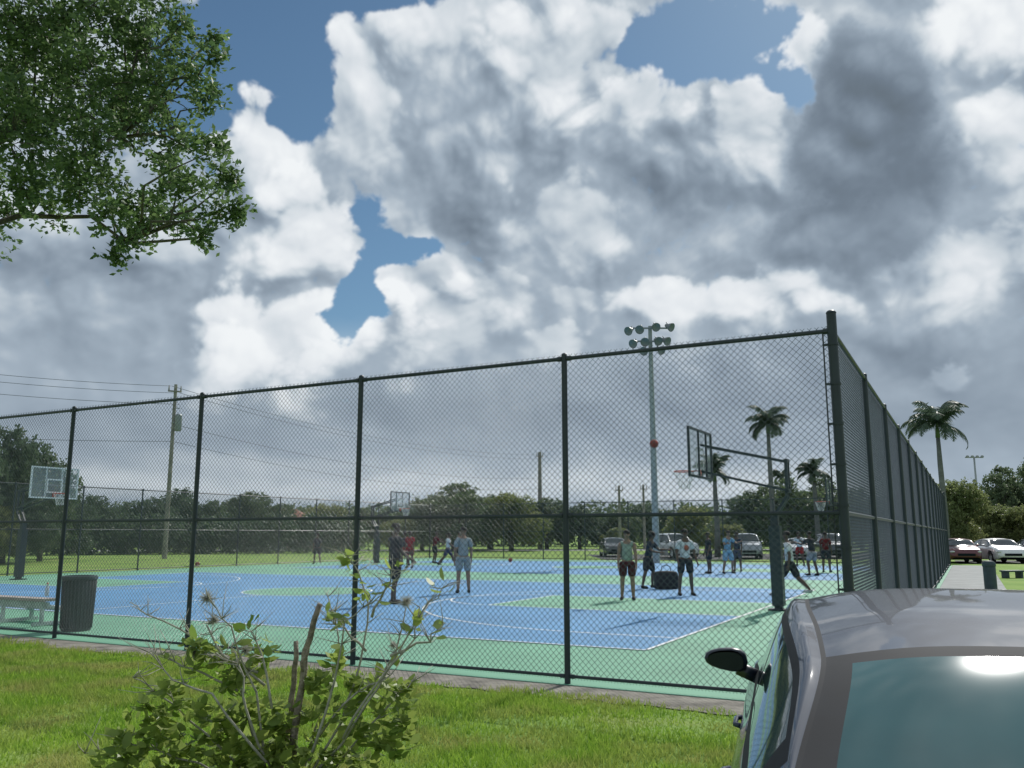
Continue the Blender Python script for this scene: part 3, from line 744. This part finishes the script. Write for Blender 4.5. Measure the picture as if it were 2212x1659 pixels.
M_CARG = simple('teal_tinted_glass', (.035, .105, .11), .10, spec=.75, var=.2, scale=2.0)
car('dark blue-grey sedan with teal tinted windows beside the grass', CAR_O, math.pi/2-CH, SED, paint('paint_slate', (.022, .036, .066), 0.0, .6, .75, .1), M_CARG, near=True)
def fc(x, y, face, spec, col, label, metal=.2):
    h = RAD(face); c = Vector((x, y, 0))-Vector((math.cos(h), math.sin(h), 0))*spec['L']/2
    car(label, c, h, spec, paint('paint_far', col, metal), M_GLASSF, group='cars parked beyond the court')
fc(-24.5, 86, 20, SED, (.75, .77, .78), 'white sedan parked by the road')
fc(11.4, 62, -75, SUV, (.6, .62, .63), 'light silver van-like car parked beyond the court')
fc(16.2, 61, -100, SUV, (.30, .33, .36), 'silver-grey car parked beyond the court', .6)
fc(19.2, 59, -110, SED, (.40, .43, .46), 'silver sedan parked beyond the court', .6)
fc(26.2, 52, -105, SED, (.12, .028, .032), 'dark maroon sedan parked on the asphalt', .3)
fc(28.6, 52.0, -100, SED, (.74, .74, .74), 'white sedan parked on the asphalt')
fc(31.4, 52.5, -105, SED, (.05, .06, .08), 'dark sedan parked on the asphalt')
fc(7.6, 66, -90, SED, (.06, .065, .07), 'dark sedan parked beyond the court')
fc(22.4, 62, -100, SUV, (.05, .06, .08), 'dark car parked beyond the court')

# ------------------------------------------------------------------ small items
def trash_bin():
    p = cp(12.55, .85, .012); e = thing('litter_bin', 'black ribbed round litter bin beside the fence on the court', 'litter bin', p)
    e.scale = (.9, .9, .93)
    mb = MB(); mb.lathe([(.01, .0), (.25, .0), (.26, .03), (.285, .9), (.29, .93)], 28); mb.obj('bin_body', M_BIN, e, sharp=40)
    mb = MB()
    for k in range(28):
        t = 2*math.pi*k/28; mb.tube([(.268*math.cos(t), .268*math.sin(t), .05), (.296*math.cos(t), .296*math.sin(t), .9)], .012, 5)
    mb.obj('slat', M_BIN, e)
    mb = MB(); mb.lathe([(.285, .90), (.315, .91), (.32, .95), (.31, .98), (.27, .985), (.265, .9), (.26, .6), (.01, .58)], 28); mb.obj('rim', M_BIN, e, sharp=40)
trash_bin()
def bench():
    p = cp(14.9, 1.2, .012); e = thing('bleacher_bench', 'low pale aluminium bench with a weathered top plank', 'bench', p, ANG_A)
    mb = MB()
    for dy in (0, .15): mb.box((0, .10+dy, .46), (2.7, .13, .05))
    mb.obj('seat', M_PLANK, e, smooth=False)
    mb = MB(); mb.box((0, -.40, .26), (2.7, .26, .06)); mb.obj('footboard', M_ALU, e, smooth=False)
    mb = MB(); mb.box((0, .17, .37), (2.6, .05, .09)); mb.obj('crossbeam', M_ALU, e, smooth=False)
    for x in (-1.15, 0, 1.15):
        mb = MB(); mb.tube([(x, -.5, .04), (x, .35, .04)], .04, 4); mb.tube([(x, -.38, .05), (x, -.38, .24)], .038, 4); mb.tube([(x, .18, .05), (x, .18, .43)], .038, 4)
        mb.tube([(x, -.40, .20), (x, .18, .38)], .03, 4); mb.obj('leg', M_ALU, e, smooth=False)
    q = p+A*(-.75)+B*(.15); b = thing('drink_bottle', 'small clear bottle with red cap standing on the bench', 'bottle', (q.x, q.y, .498))
    mb = MB(); mb.lathe([(.001, 0), (.035, 0), (.036, .15), (.014, .2), (.014, .22)], 12); mb.obj('bottle_body', clear_panel('bottle_plastic', (.6, .65, .68), .6), b)
    mb = MB(); mb.lathe([(.016, .218), (.016, .245), (.001, .246)], 12); mb.obj('cap', M_REDRIM, b)
bench()
def ball(x, y, z, label):
    mb = MB(); mb.ellipsoid((0, 0, 0), (.116, .116, .116), 20)
    for ax in ('X', 'Y', 'Z'):
        rot = Matrix.Rotation(RAD(90), 4, ax) if ax != 'Z' else Matrix.Identity(4)
        pts = [rot @ Vector((.1165*math.cos(t), .1165*math.sin(t), 0)) for t in np.linspace(0, 6.2832, 25)]
        mb.tube(pts, .0025, 4, 1, cap=False)
    o = mb.obj('basketball', [M_BALL, M_TRIM]); o.location = (x, y, z); o['label'] = label; o['category'] = 'basketball'; o['group'] = 'basketballs'
ball(3.78, 23, 4.0, 'reddish-orange basketball flying in the air near the hoop')
ball(-16.0, 45, .14, 'orange basketball lying on the court')
ball(-.1, 52, .14, 'orange basketball lying on the court')
def post_bin(x, y):
    e = thing('litter_bin', 'slim black litter bin standing beside the path', 'litter bin', (x, y, 0))
    mb = MB(); mb.lathe([(.001, 0), (.16, 0), (.17, .05), (.17, .68), (.16, .7)], 18); mb.obj('bin_body', M_BIN, e, sharp=40)
    mb = MB(); mb.lathe([(.18, .70), (.185, .74), (.18, .80), (.12, .86), (.001, .87)], 18); mb.obj('lid', M_BIN, e, sharp=40)
post_bin(13.9, 25.8)
e = thing('low_bench', 'low black bench standing on the grass beside the path', 'bench', (18.9, 33.5, 0), .2)
mb = MB(); mb.box((0, 0, .26), (.8, .36, .06)); mb.obj('seat', M_BIN, e, smooth=False)
for x in (-.3, .3):
    mb = MB(); mb.box((x, 0, .115), (.08, .32, .23)); mb.obj('leg', M_BIN, e, smooth=False)
e = thing('sports_bag', 'large black sports bag standing on the court', 'bag', (4.62, 26.6, .024), .3)
mb = MB(); a_, b_ = .36, .20
prof = [(0, .92), (.06, 1), (.42, .97), (.50, .86), (.52, .5)]
n = 20; V = []; F = []
for z, k_ in prof:
    for k in range(n):
        t = 2*math.pi*k/n; cx = math.copysign(abs(math.cos(t))**.45, math.cos(t)); cy = math.copysign(abs(math.sin(t))**.45, math.sin(t)); V.append((cx*a_*k_, cy*b_*k_, z))
for i in range(len(prof)-1):
    for k in range(n): F.append((i*n+k, i*n+(k+1) % n, (i+1)*n+(k+1) % n, (i+1)*n+k))
F.append(tuple(range((len(prof)-1)*n, len(prof)*n))); mb.add(V, F)
mb.obj('bag_body', simple('bag_fabric', (.016, .018, .02), .8, bump=.4, bscale=20), e)
mb = MB(); mb.tube([(-.16, 0, .5), (-.14, 0, .64), (0, 0, .70), (.14, 0, .64), (.16, 0, .5)], .012, 6); mb.obj('handle', M_TRIM, e)
e = thing('floodlight_pole', 'distant floodlight pole with a small row of lamps', 'light pole', (56.5, 106, 0), 0)
mb = MB(); mb.tube([(0, 0, 0), (0, 0, 11)], [.16, .1], 8); mb.obj('pole', M_CONCP, e)
mb = MB(); mb.box((0, 0, 10.9), (2.2, .1, .1)); mb.obj('crossarm', M_STEEL, e, smooth=False)
for k in range(4):
    mb = MB(); mb.ellipsoid((-.9+k*.6, -.2, 11), (.2, .2, .18), 10); mb.obj('lamp_head', M_CONCP, e)
def house():
    e = thing('house', 'small distant house with orange tiled hip roof among trees', 'house', (-28.0, 108, 0))
    mb = MB(); mb.box((0, 0, 1.3), (9, 8, 2.6)); mb.obj('wall', simple('stucco', (.5, .45, .38), .9), e, smooth=False)
    mb = MB(); mb.add([(-4.8, -4.6, 2.6), (4.8, -4.6, 2.6), (4.8, 4.6, 2.6), (-4.8, 4.6, 2.6), (-1.4, 0, 4.7), (1.4, 0, 4.7)], [(0, 1, 5, 4), (1, 2, 5), (2, 3, 4, 5), (3, 0, 4), (3, 2, 1, 0)])
    mb.obj('roof', simple('roof_tile', (.28, .14, .10), .9), e, smooth=False)
    for x in (-2.5, 2.5):
        mb = MB(); mb.box((x, -4.01, 1.5), (1.6, .04, 1.1)); mb.obj('window', M_GLASSF, e, smooth=False)
    mb = MB(); mb.box((0, -4.01, 1.05), (1.0, .04, 2.1)); mb.obj('door', M_PLANK, e, smooth=False)
house()

# ------------------------------------------------------------------ people
SK = {'d': simple('skin_dark', (.11, .065, .045), .55), 'm': simple('skin_medium', (.28, .17, .12), .55), 'l': simple('skin_light', (.42, .26, .19), .55)}
CL = {}
def cloth(c):
    if c not in CL: CL[c] = simple('cloth', c, .9, var=.2, scale=9, spec=.2, bump=.3, bscale=14)
    return CL[c]
def skin_mesh(name, verts, edges, radii, mat, parent, sub=1):
    me = bpy.data.meshes.new(name); me.from_pydata([tuple(v) for v in verts], edges, []); me.materials.append(mat)
    o = link(name, me, parent)
    md = o.modifiers.new('Skin', 'SKIN'); md.use_smooth_shade = True; md.branch_smoothing = .6
    sv = me.skin_vertices[0].data
    for i, r in enumerate(radii):
        rr = r if hasattr(r, '__len__') else (r, r); sv[i].radius = rr; sv[i].use_root = (i == 0)
    m2 = o.modifiers.new('Sub', 'SUBSURF'); m2.levels = sub; m2.render_levels = sub
    return o
STAND = dict(legs=[(.03, .07, .06), (-.02, .09, .03)], arms=[(.08, .14, .25), (.02, .14, .3)], lean=.02)
WALK = dict(legs=[(.5, .03, .12), (-.42, .03, .35)], arms=[(-.35, .12, .45), (.45, .12, .5)], lean=.07)
WIDE = dict(legs=[(.2, .28, .35), (.0, .30, .2)], arms=[(.5, .25, .9), (.3, .3, .9)], lean=.22)
READY = dict(legs=[(.25, .16, .45), (.12, .16, .35)], arms=[(.8, .3, .9), (.5, .4, 1.1)], lean=.15)
LOOKUP = dict(legs=[(.1, .06, .1), (-.1, .08, .1)], arms=[(.45, .12, 1.0), (.25, .12, .7)], lean=-.02)
HIPS = dict(legs=[(.05, .12, .08), (-.03, .12, .04)], arms=[(-.05, .28, .55), (.02, .25, .5)], lean=.03)
def person(x, y, rz, h, pose, skin, shirt, shorts, label, sleeveless=False, hair='short', long=False, shoe=(.03, .03, .03), print_=False, near=True):
    sc = h/1.76
    e = thing('person', label, 'person', (x, y, .024), rz, 'people on the basketball courts', (sc, sc, sc))
    lean = pose['lean']
    def T(px, py, z): return Vector((px, py+z*math.sin(lean), z*math.cos(lean)))
    def D(f, s, sg): return Vector((sg*math.sin(s), math.sin(f)*math.cos(s), -math.cos(f)*math.cos(s)))
    legs = []
    for sg, (f, s, k) in zip((-1, 1), pose['legs']):
        hip = Vector((sg*.092, 0, -.02)); knee = hip+D(f, s, sg)*.43; ank = knee+D(f-k, s*.5, sg)*.41; legs.append((sg, hip, knee, ank, f-k))
    pz = -min(l[3].z for l in legs)+.075
    off = Vector((0, 0, pz))
    V = []; E = []; Rr = []
    def av(p, r, par=None):
        V.append(p+off); Rr.append(r)
        if par is not None: E.append((par, len(V)-1))
        return len(V)-1
    i0 = av(T(0, 0, 0), (.14, .11)); i1 = av(T(0, 0, .17), (.125, .095), i0); i2 = av(T(0, .0, .34), (.155, .11), i1); i3 = av(T(0, 0, .49), (.075, .07), i2)
    i4 = av(T(0, .01, .56), .055, i3); i5 = av(T(0, .03, .615), (.062, .07), i4); i6 = av(T(0, .022, .68), (.080, .095), i5); i7 = av(T(0, .01, .755), (.062, .07), i6)
    av(T(0, .125, .662), .013, i6)
    for sg in (-1, 1): av(T(sg*.088, .01, .67), .017, i6)
    for sg, hip, knee, ank, a in legs:
        j = av(hip, .098, i0); j = av(hip.lerp(knee, .5), .082, j); j = av(knee, .06, j); j = av(knee.lerp(ank, .3)+Vector((0, -.015, 0)), .060, j); j = av(ank, .038, j)
        j = av(ank+Vector((sg*.015, .07, -.045)), .036, j); av(ank+Vector((sg*.02, .15, -.055)), .028, j)
    arms = []
    for sg, (f, ab, k) in zip((-1, 1), pose['arms']):
        sh = T(sg*.175, 0, .445); el = sh+D(f+lean, ab, sg)*.285; fd = D(f+lean+k, ab*.3, sg); wr = el+fd*.25; arms.append((sg, sh, el, wr))
        j = av(sh, .062, i3); j = av(sh.lerp(el, .5), .052, j); j = av(el, .041, j); j = av(el.lerp(wr, .35), .040, j); j = av(wr, .026, j)
        pl = av(wr+fd*.06, (.034, .024), j)
        side = Vector((0, 1, 0)); side = (side-fd*side.dot(fd)).normalized(); inn = Vector((-sg, 0, 0)); inn = (inn-fd*inn.dot(fd)).normalized()
        for q, ln in ((-.03, .065), (-.01, .08), (.01, .085), (.03, .075)):
            a1 = av(wr+fd*.095+side*q, .0105, pl); a2 = av(wr+fd*(.095+ln*.55)+side*q*1.1+inn*.012, .0095, a1); av(wr+fd*(.09+ln*.9)+side*q*1.1+inn*.034, .008, a2)
        a1 = av(wr+fd*.045+side*.045+inn*.012, .0115, pl); av(wr+fd*.085+side*.06+inn*.026, .0095, a1)
    skin_mesh('body', V, E, Rr, SK[skin], e)
    V = []; E = []; Rr = []
    a0 = av(T(0, 0, -.06 if long else -.02), (.165, .135)); a1 = av(T(0, 0, .14), (.15, .12), a0); a2 = av(T(0, 0, .33), (.175, .13), a1); a3 = av(T(0, 0, .475), (.10, .09), a2)
    for sg, sh, el, wr in arms:
        j = av(sh, .078, a3)
        if not sleeveless: j = av(sh.lerp(el, .35), .075, j); av(sh.lerp(el, .72), .074, j)
    skin_mesh('shirt', V, E, Rr, cloth(shirt), e)
    V = []; E = []; Rr = []
    a0 = av(T(0, 0, .05), (.15, .12))
    for sg, hip, knee, ank, a in legs:
        j = av(hip+Vector((sg*.01, 0, -.03)), .118, a0); j = av(hip.lerp(knee, .5), .112, j); av(hip.lerp(knee, 1.02 if long else .85), .112, j)
    skin_mesh('shorts', V, E, Rr, cloth(shorts), e)
    for sg, hip, knee, ank, a in legs:
        mb = MB(); p = ank+off
        mb.tube([p+Vector((0, -.055, -.035)), p+Vector((0, -.03, -.03)), p+Vector((sg*.01, .05, -.038)), p+Vector((sg*.02, .14, -.048)), p+Vector((sg*.02, .185, -.055))], [.025, .047, .045, .036, .015], 10)
        mb.obj('shoe', cloth(shoe), e)
    c = T(0, .008, .70)+off
    hm = simple('hair_dark', (.012, .01, .009), .8, bump=.6, bscale=90) if 'hair_dark' not in bpy.data.materials else bpy.data.materials['hair_dark']
    mb = MB(); mb.ellipsoid(c+Vector((0, -.012, .0)), (.096, .108, .105) if hair != 'bald' else (.088, .1, .092), 14, z0=.05 if hair != 'bald' else .45)
    if hair == 'full': mb.ellipsoid(c+Vector((0, -.03, .0)), (.115, .11, .12), 14, z0=-.4)
    mb.obj('hair', hm, e)
    if near:
        for sg in (-1, 1):
            mb = MB(); mb.ellipsoid(T(sg*.033, .098, .688)+off, (.013, .012, .009), 8); mb.obj('eye', hm, e)
        mb = MB(); mb.ellipsoid(T(0, .094, .632)+off, (.026, .012, .007), 8); mb.obj('mouth', SK['m'] if skin != 'm' else SK['d'], e)
    if print_:
        mb = MB(); mb.ellipsoid(T(0, .118, .30)+off, (.07, .025, .08), 12); mb.obj('shirt_print', cloth((.35, .12, .08)), e)
    return e
BK = (.035, .039, .045); WH = (.62, .64, .65)
person(-2.75, 20.9, RAD(-60), 1.90, LOOKUP, 'd', (.026, .031, .04), (.028, .032, .04), 'person in loose black shirt and long shorts looking up', long=True)
person(-1.36, 24.7, RAD(10), 1.84, STAND, 'm', (.30, .34, .36), (.28, .32, .34), 'person in light grey shirt and grey shorts facing the court', shoe=(.03, .03, .03))
person(2.88, 22.1, RAD(172), 1.74, STAND, 'm', (.27, .33, .28), (.07, .02, .025), 'person in sage sleeveless shirt and dark maroon shorts standing', sleeveless=True, hair='short')
person(4.15, 27.0, RAD(-120), 1.76, WIDE, 'd', (.035, .045, .06), BK, 'person in dark clothes leaning with legs apart', long=True, hair='full')
person(4.64, 23.7, RAD(190), 1.78, HIPS, 'd', WH, BK, 'person in white printed T-shirt and dark shorts standing', print_=True)
person(8.22, 36.9, RAD(100), 1.72, STAND, 'd', BK, BK, 'person in dark shirt and shorts standing', near=False)
person(9.0, 36.9, RAD(200), 1.82, READY, 'm', (.22, .38, .5), (.25, .42, .55), 'person in light blue top and shorts', near=False, long=True)
person(9.95, 39, RAD(150), 1.75, STAND, 'd', (.05, .06, .08), (.1, .1, .12), 'person in dark shirt standing by the far court', near=False)
person(7.44, 23.7, RAD(62), 1.80, WALK, 'd', WH, BK, 'person in white T-shirt and long black shorts striding', long=True, shoe=(.5, .5, .5))
person(15.0, 46, RAD(140), 1.8, READY, 'd', WH, (.3, .03, .03), 'person in white shirt and red shorts', near=False)
person(13.5, 38, RAD(-30), 1.74, STAND, 'd', (.12, .02, .02), BK, 'person in dark red shirt and black shorts', near=False)
person(11.9, 35, RAD(30), 1.78, READY, 'd', BK, (.3, .3, .32), 'person in black shirt and grey shorts', near=False)
person(-4.97, 43, RAD(160), 1.8, STAND, 'd', (.30, .03, .04), (.25, .03, .04), 'person in red shirt and red shorts', near=False)
person(-4.4, 50, RAD(-60), 1.8, READY, 'd', (.10, .01, .02), BK, 'person in dark red shirt and black shorts', near=False)
person(-3.7, 51, RAD(100), 1.8, WALK, 'd', WH, (.3, .03, .03), 'person in white shirt and red shorts', near=False)
person(-10.7, 48.5, RAD(20), 1.8, WALK, 'd', BK, BK, 'person in black clothes walking', near=False)
person(-7.9, 52, RAD(90), 1.8, STAND, 'd', BK, BK, 'person in black clothes standing', near=False)
person(-7.2, 53, RAD(200), 1.76, STAND, 'd', (.05, .06, .09), BK, 'person in navy shirt and black shorts', near=False)
person(-2.9, 48, RAD(240), 1.78, STAND, 'm', (.35, .37, .4), BK, 'person in grey shirt and black shorts', near=False)
person(-5.6, 46.5, RAD(40), 1.78, READY, 'd', (.06, .06, .07), (.3, .04, .04), 'person in charcoal shirt and red shorts', near=False)
person(-3.3, 45.5, RAD(-100), 1.82, WALK, 'd', WH, (.05, .06, .1), 'person in white shirt and navy shorts', near=False)

# ------------------------------------------------------------------ sky: Nishita blue + computed cloud map (direction space)
crng = np.random.default_rng(99)
GA = crng.uniform(0, 2*np.pi, (256, 256)).astype(np.float32); GXt = np.cos(GA); GYt = np.sin(GA)
def perlin(x, y, sd):
    x = x+sd*17.31; y = y+sd*9.77
    xi = np.floor(x).astype(np.int32); yi = np.floor(y).astype(np.int32); fx = (x-xi).astype(np.float32); fy = (y-yi).astype(np.float32)
    xi &= 255; yi &= 255; x1 = (xi+1) & 255; y1 = (yi+1) & 255
    u = fx*fx*fx*(fx*(fx*6-15)+10); v = fy*fy*fy*(fy*(fy*6-15)+10)
    n00 = GXt[xi, yi]*fx+GYt[xi, yi]*fy; n10 = GXt[x1, yi]*(fx-1)+GYt[x1, yi]*fy
    n01 = GXt[xi, y1]*fx+GYt[xi, y1]*(fy-1); n11 = GXt[x1, y1]*(fx-1)+GYt[x1, y1]*(fy-1)
    a = n00+(n10-n00)*u; b = n01+(n11-n01)*u
    return (a+(b-a)*v)*1.41
def fbm(x, y, f, octv, rough, sd, billow=False):
    acc = 0; amp = 1; tot = 0
    c, s_ = math.cos(.6), math.sin(.6)
    for o_ in range(octv):
        p = perlin(x*f, y*f, sd+o_)
        acc = acc+amp*(np.sqrt(p*p+.004)*2 if billow else p); tot += amp; amp *= rough; f *= 2.03
        x, y = x*c-y*s_, x*s_+y*c
    return acc/tot
IW, IH = 2560, 1000; EL0, EL1 = -3.0, 62.0
az = (np.linspace(-89.5, 89.5, IW)*np.pi/180).astype(np.float32)[None, :]; el = (np.linspace(EL0, EL1, IH)*np.pi/180).astype(np.float32)[:, None]
dyv = np.maximum(np.cos(el)*np.cos(az), .12); qx = np.sin(az)*np.cos(el)/dyv; qz = np.sin(el)/dyv*np.ones_like(az)
nx = az*1.1+0*el; nz = 1.0*el+.10*np.log(np.maximum(el, 0)+.10)+0*az
w1 = fbm(nx, nz, 3.5, 4, .45, 1); w2 = fbm(nx, nz, 3.5, 4, .45, 11)
w3 = fbm(nx, nz, 16.0, 5, .55, 21); w4 = fbm(nx, nz, 16.0, 5, .55, 31)
ux = nx+.03*w1; uz = nz+.03*w2
bil = fbm(ux, uz, 9.0, 6, .52, 41, True); fb = fbm(ux, uz, 4.0, 6, .42, 51)
bilL = fbm(ux, uz, 9.0, 4, .40, 41, True)
Q1 = qx+.05*w1+.018*w3; Q2 = qz+.045*w2+.018*w4
def pos(px, py):
    v = (829.5-py)/1873; D = .9853-.1711*v; return ((px-1106)/1873/D, (.1711+.9853*v)/D)
def gauss(blobs):
    acc = 0
    for px, py, rx, ry, wt in blobs:
        cx, cz = pos(px, py); acc = acc+wt*np.exp(-(((Q1-cx)*1873/rx)**2+((Q2-cz)*1873/ry)**2))
    return acc
def sstep(x, a, b):
    t = np.clip((x-a)/(b-a), 0, 1); return t*t*(3-2*t)
def puff(blobs):     # billowy upper edge, soft base
    acc = 0
    for px, py, rx, ry, wt in blobs:
        cx, cz = pos(px, py); X = (Q1-cx)*1873/rx; Z = (Q2-cz)*1873/ry
        d = np.sqrt(X*X+Z*Z)+1.0*(.42-bil)-.25*fb
        up = np.clip(.5+Z*.7, 0, 1); wdt = .42+.80*(1-up)
        acc = 1-(1-acc)*(1-wt*(1-sstep(d, 1.2-wdt, 1.2)))
    return acc
cov = .64+gauss([
    (600, 80, 165, 140, -2.5), (840, -30, 140, 70, -2.0), (430, 150, 110, 140, -1.9), (655, 230, 50, 90, -1.8),
    (880, 525, 85, 36, -2.1), (770, 690, 65, 90, -2.3), (785, 455, 50, 40, -1.6), (785, 600, 46, 75, -1.5),
    (1570, 50, 150, 85, -2.2), (1370, 60, 60, 80, -1.4), (1690, 200, 42, 48, -1.6), (1480, 130, 80, 55, -1.7), (1620, 150, 60, 50, -1.4),
    (980, 250, 240, 200, .3), (1450, 320, 200, 110, .4), (1880, 330, 220, 250, .6), (580, 440, 130, 190, .4), (600, 790, 200, 50, .5), (940, 720, 90, 70, .4), (1710, 85, 40, 60, .9), (560, 240, 50, 50, .45)])
T = cov+1.5*(bil-.42)+.5*fb
low = 1-sstep(qz, .12, .26)
alpha = np.maximum(sstep(T, -.08, .34), low*sstep(T, -1.6, -.9))
Hh = .5*bil+.5*bilL
def sh(a, dxp, dyp): return np.roll(np.roll(a, -dxp, 1), -dyp, 0)
rel = (Hh-sh(Hh, 4, 6))*.34+(bilL-sh(bilL, 12, 18))*.30
amp = .16+.84*sstep(qz, .10, .34)
bright = puff([(770, 280, 110, 180, .26), (1200, 120, 160, 150, .30), (980, 60, 210, 100, .28), (1240, 480, 110, 110, .26), (1410, 235, 130, 90, .40), (1610, 300, 80, 120, .36),
    (1695, 120, 60, 110, .54), (2130, 60, 190, 170, .64), (2180, 330, 110, 170, .38), (2090, 580, 170, 90, .32), (590, 330, 120, 140, .44), (650, 500, 110, 130, .48), (470, 260, 90, 100, .36),
    (640, 740, 210, 110, .52), (540, 800, 160, 70, .34), (360, 570, 90, 60, .10), (960, 700, 120, 90, .22), (1060, 640, 90, 60, .18), (1540, 650, 260, 60, .48), (1190, 750, 80, 50, .26), (1230, 640, 60, 40, .16),
    (2050, 810, 46, 26, .22), (1700, 630, 120, 60, .2), (900, 590, 120, 60, .2), (10, 700, 50, 60, .14)])
def dpuff(px, py, rx, ry, wt, lo=.5):
    cx, cz = pos(px, py); X = (Q1-cx)*1873/rx; Z = (Q2-cz)*1873/ry
    d = np.sqrt(X*X+Z*Z)+.7*(.42-bil)-.25*fb
    return wt*(1-sstep(d, lo, 1.2))
dark = gauss([(1010, 450, 170, 90, -.26), (1080, 320, 150, 110, -.16), (1480, 385, 140, 65, -.32),
    (200, 640, 300, 110, -.16), (300, 790, 250, 50, -.03), (1950, 770, 330, 110, -.20), (1350, 570, 120, 40, -.14),
    (900, 880, 500, 50, -.08), (1500, 880, 300, 90, -.10), (60, 900, 160, 60, -.06), (2150, 920, 250, 70, -.06)])
dkc = 1-(1-dpuff(1855, 290, 175, 230, .92, .65))*(1-dpuff(1790, 510, 170, 95, .85))*(1-dpuff(1960, 430, 120, 150, .7))
dark = dark-.05*dpuff(2190, 520, 60, 60, 1)
streak = fbm(nx*.6, nz*2.4, 5.0, 5, .5, 71)
lowb = gauss([(520, 985, 260, 30, .18), (1000, 1055, 800, 40, .26), (700, 930, 160, 26, .08), (1300, 1010, 300, 30, .10), (1800, 1080, 400, 44, .16), (200, 1050, 300, 40, .16)])
edge = np.exp(-np.clip(T, 0, 9)*3.2)*.38*(1-low)
bb = .47+bright+dark+lowb+edge
bb = bb*(1-dkc)+dkc*(.02+.20*fb)
bb = bb+amp*(rel*(1-.4*dkc)+.20*(bilL-.42)+.14*fb*(1-dkc))+(1-amp)*.13*streak
stops = [-.3, 0, .25, .5, .75, 1.0, 1.3]
cr_ = np.interp(bb, stops, [.13, .165, .24, .36, .57, .75, .88]); cg_ = np.interp(bb, stops, [.165, .21, .30, .435, .635, .79, .91]); cb_ = np.interp(bb, stops, [.20, .265, .37, .515, .69, .83, .93])
img = bpy.data.images.new('cloud_map', IW, IH, alpha=True, float_buffer=True); img.colorspace_settings.name = 'Non-Color'; img.alpha_mode = 'CHANNEL_PACKED'
img.pixels.foreach_set(np.stack([cr_, cg_, cb_, alpha], 2).astype(np.float32).ravel()); img.update(); img.pack()

W = bpy.data.worlds.new('World'); S.world = W; W.use_nodes = True
nt = W.node_tree; nt.nodes.clear(); N = nt.nodes; Lk = nt.links
def Mt(op, a, b=None):
    n = N.new('ShaderNodeMath'); n.operation = op
    for i, v in enumerate((a, b)):
        if v is None: continue
        if isinstance(v, (int, float)): n.inputs[i].default_value = v
        else: Lk.new(v, n.inputs[i])
    return n.outputs[0]
tc = N.new('ShaderNodeTexCoord'); sp = N.new('ShaderNodeSeparateXYZ'); Lk.new(tc.outputs['Generated'], sp.inputs[0])
dx, dy, dz = sp.outputs
u_ = Mt('ADD', Mt('DIVIDE', Mt('ARCTAN2', dx, Mt('ABSOLUTE', dy)), math.pi), .5)
v_ = Mt('DIVIDE', Mt('SUBTRACT', Mt('ARCSINE', dz), RAD(EL0)), RAD(EL1-EL0))
cb = N.new('ShaderNodeCombineXYZ'); Lk.new(u_, cb.inputs[0]); Lk.new(v_, cb.inputs[1])
it = N.new('ShaderNodeTexImage'); it.image = img; it.extension = 'EXTEND'; it.interpolation = 'Cubic'; Lk.new(cb.outputs[0], it.inputs[0])
sky = N.new('ShaderNodeTexSky'); sky.sky_type = 'NISHITA'; sky.sun_disc = False; sky.sun_elevation = RAD(SUN_EL); sky.sun_rotation = RAD(SUN_AZ); sky.air_density = 1.0; sky.dust_density = .3; sky.ozone_density = .8
tint = N.new('ShaderNodeMix'); tint.data_type = 'RGBA'; tint.blend_type = 'MULTIPLY'; tint.inputs[0].default_value = 1; Lk.new(sky.outputs[0], tint.inputs[6]); tint.inputs[7].default_value = (.80, 1.02, 1.08, 1)
bg1 = N.new('ShaderNodeBackground'); bg1.inputs[1].default_value = .066; Lk.new(tint.outputs[2], bg1.inputs[0])
bg2 = N.new('ShaderNodeBackground'); bg2.inputs[1].default_value = 1.0; Lk.new(it.outputs['Color'], bg2.inputs[0])
ms = N.new('ShaderNodeMixShader'); Lk.new(it.outputs['Alpha'], ms.inputs[0]); Lk.new(bg1.outputs[0], ms.inputs[1]); Lk.new(bg2.outputs[0], ms.inputs[2])
out = N.new('ShaderNodeOutputWorld'); Lk.new(ms.outputs[0], out.inputs[0])
try:
    W.cycles.sampling_method = 'MANUAL'; W.cycles.sample_map_resolution = 512
except Exception: pass

# ------------------------------------------------------------------ sun, camera
sd = bpy.data.lights.new('sun', 'SUN'); sd.energy = 3.6; sd.angle = RAD(.5); sd.color = (1, .97, .92)
so = bpy.data.objects.new('sun', sd); COL.objects.link(so)
dv = Vector((math.sin(RAD(SUN_AZ))*math.cos(RAD(SUN_EL)), math.cos(RAD(SUN_AZ))*math.cos(RAD(SUN_EL)), math.sin(RAD(SUN_EL))))
so.rotation_euler = dv.to_track_quat('Z', 'Y').to_euler()
cd = bpy.data.cameras.new('camera'); cd.sensor_width = 36; cd.lens = 30.48; cd.clip_start = .05; cd.clip_end = 4000
co = bpy.data.objects.new('camera', cd); COL.objects.link(co); co.location = (0, 0, 1.62); co.rotation_euler = (RAD(90+9.85), 0, 0)
S.camera = co
S.view_settings.view_transform = 'Standard'; S.view_settings.look = 'None'; S.view_settings.exposure = 0
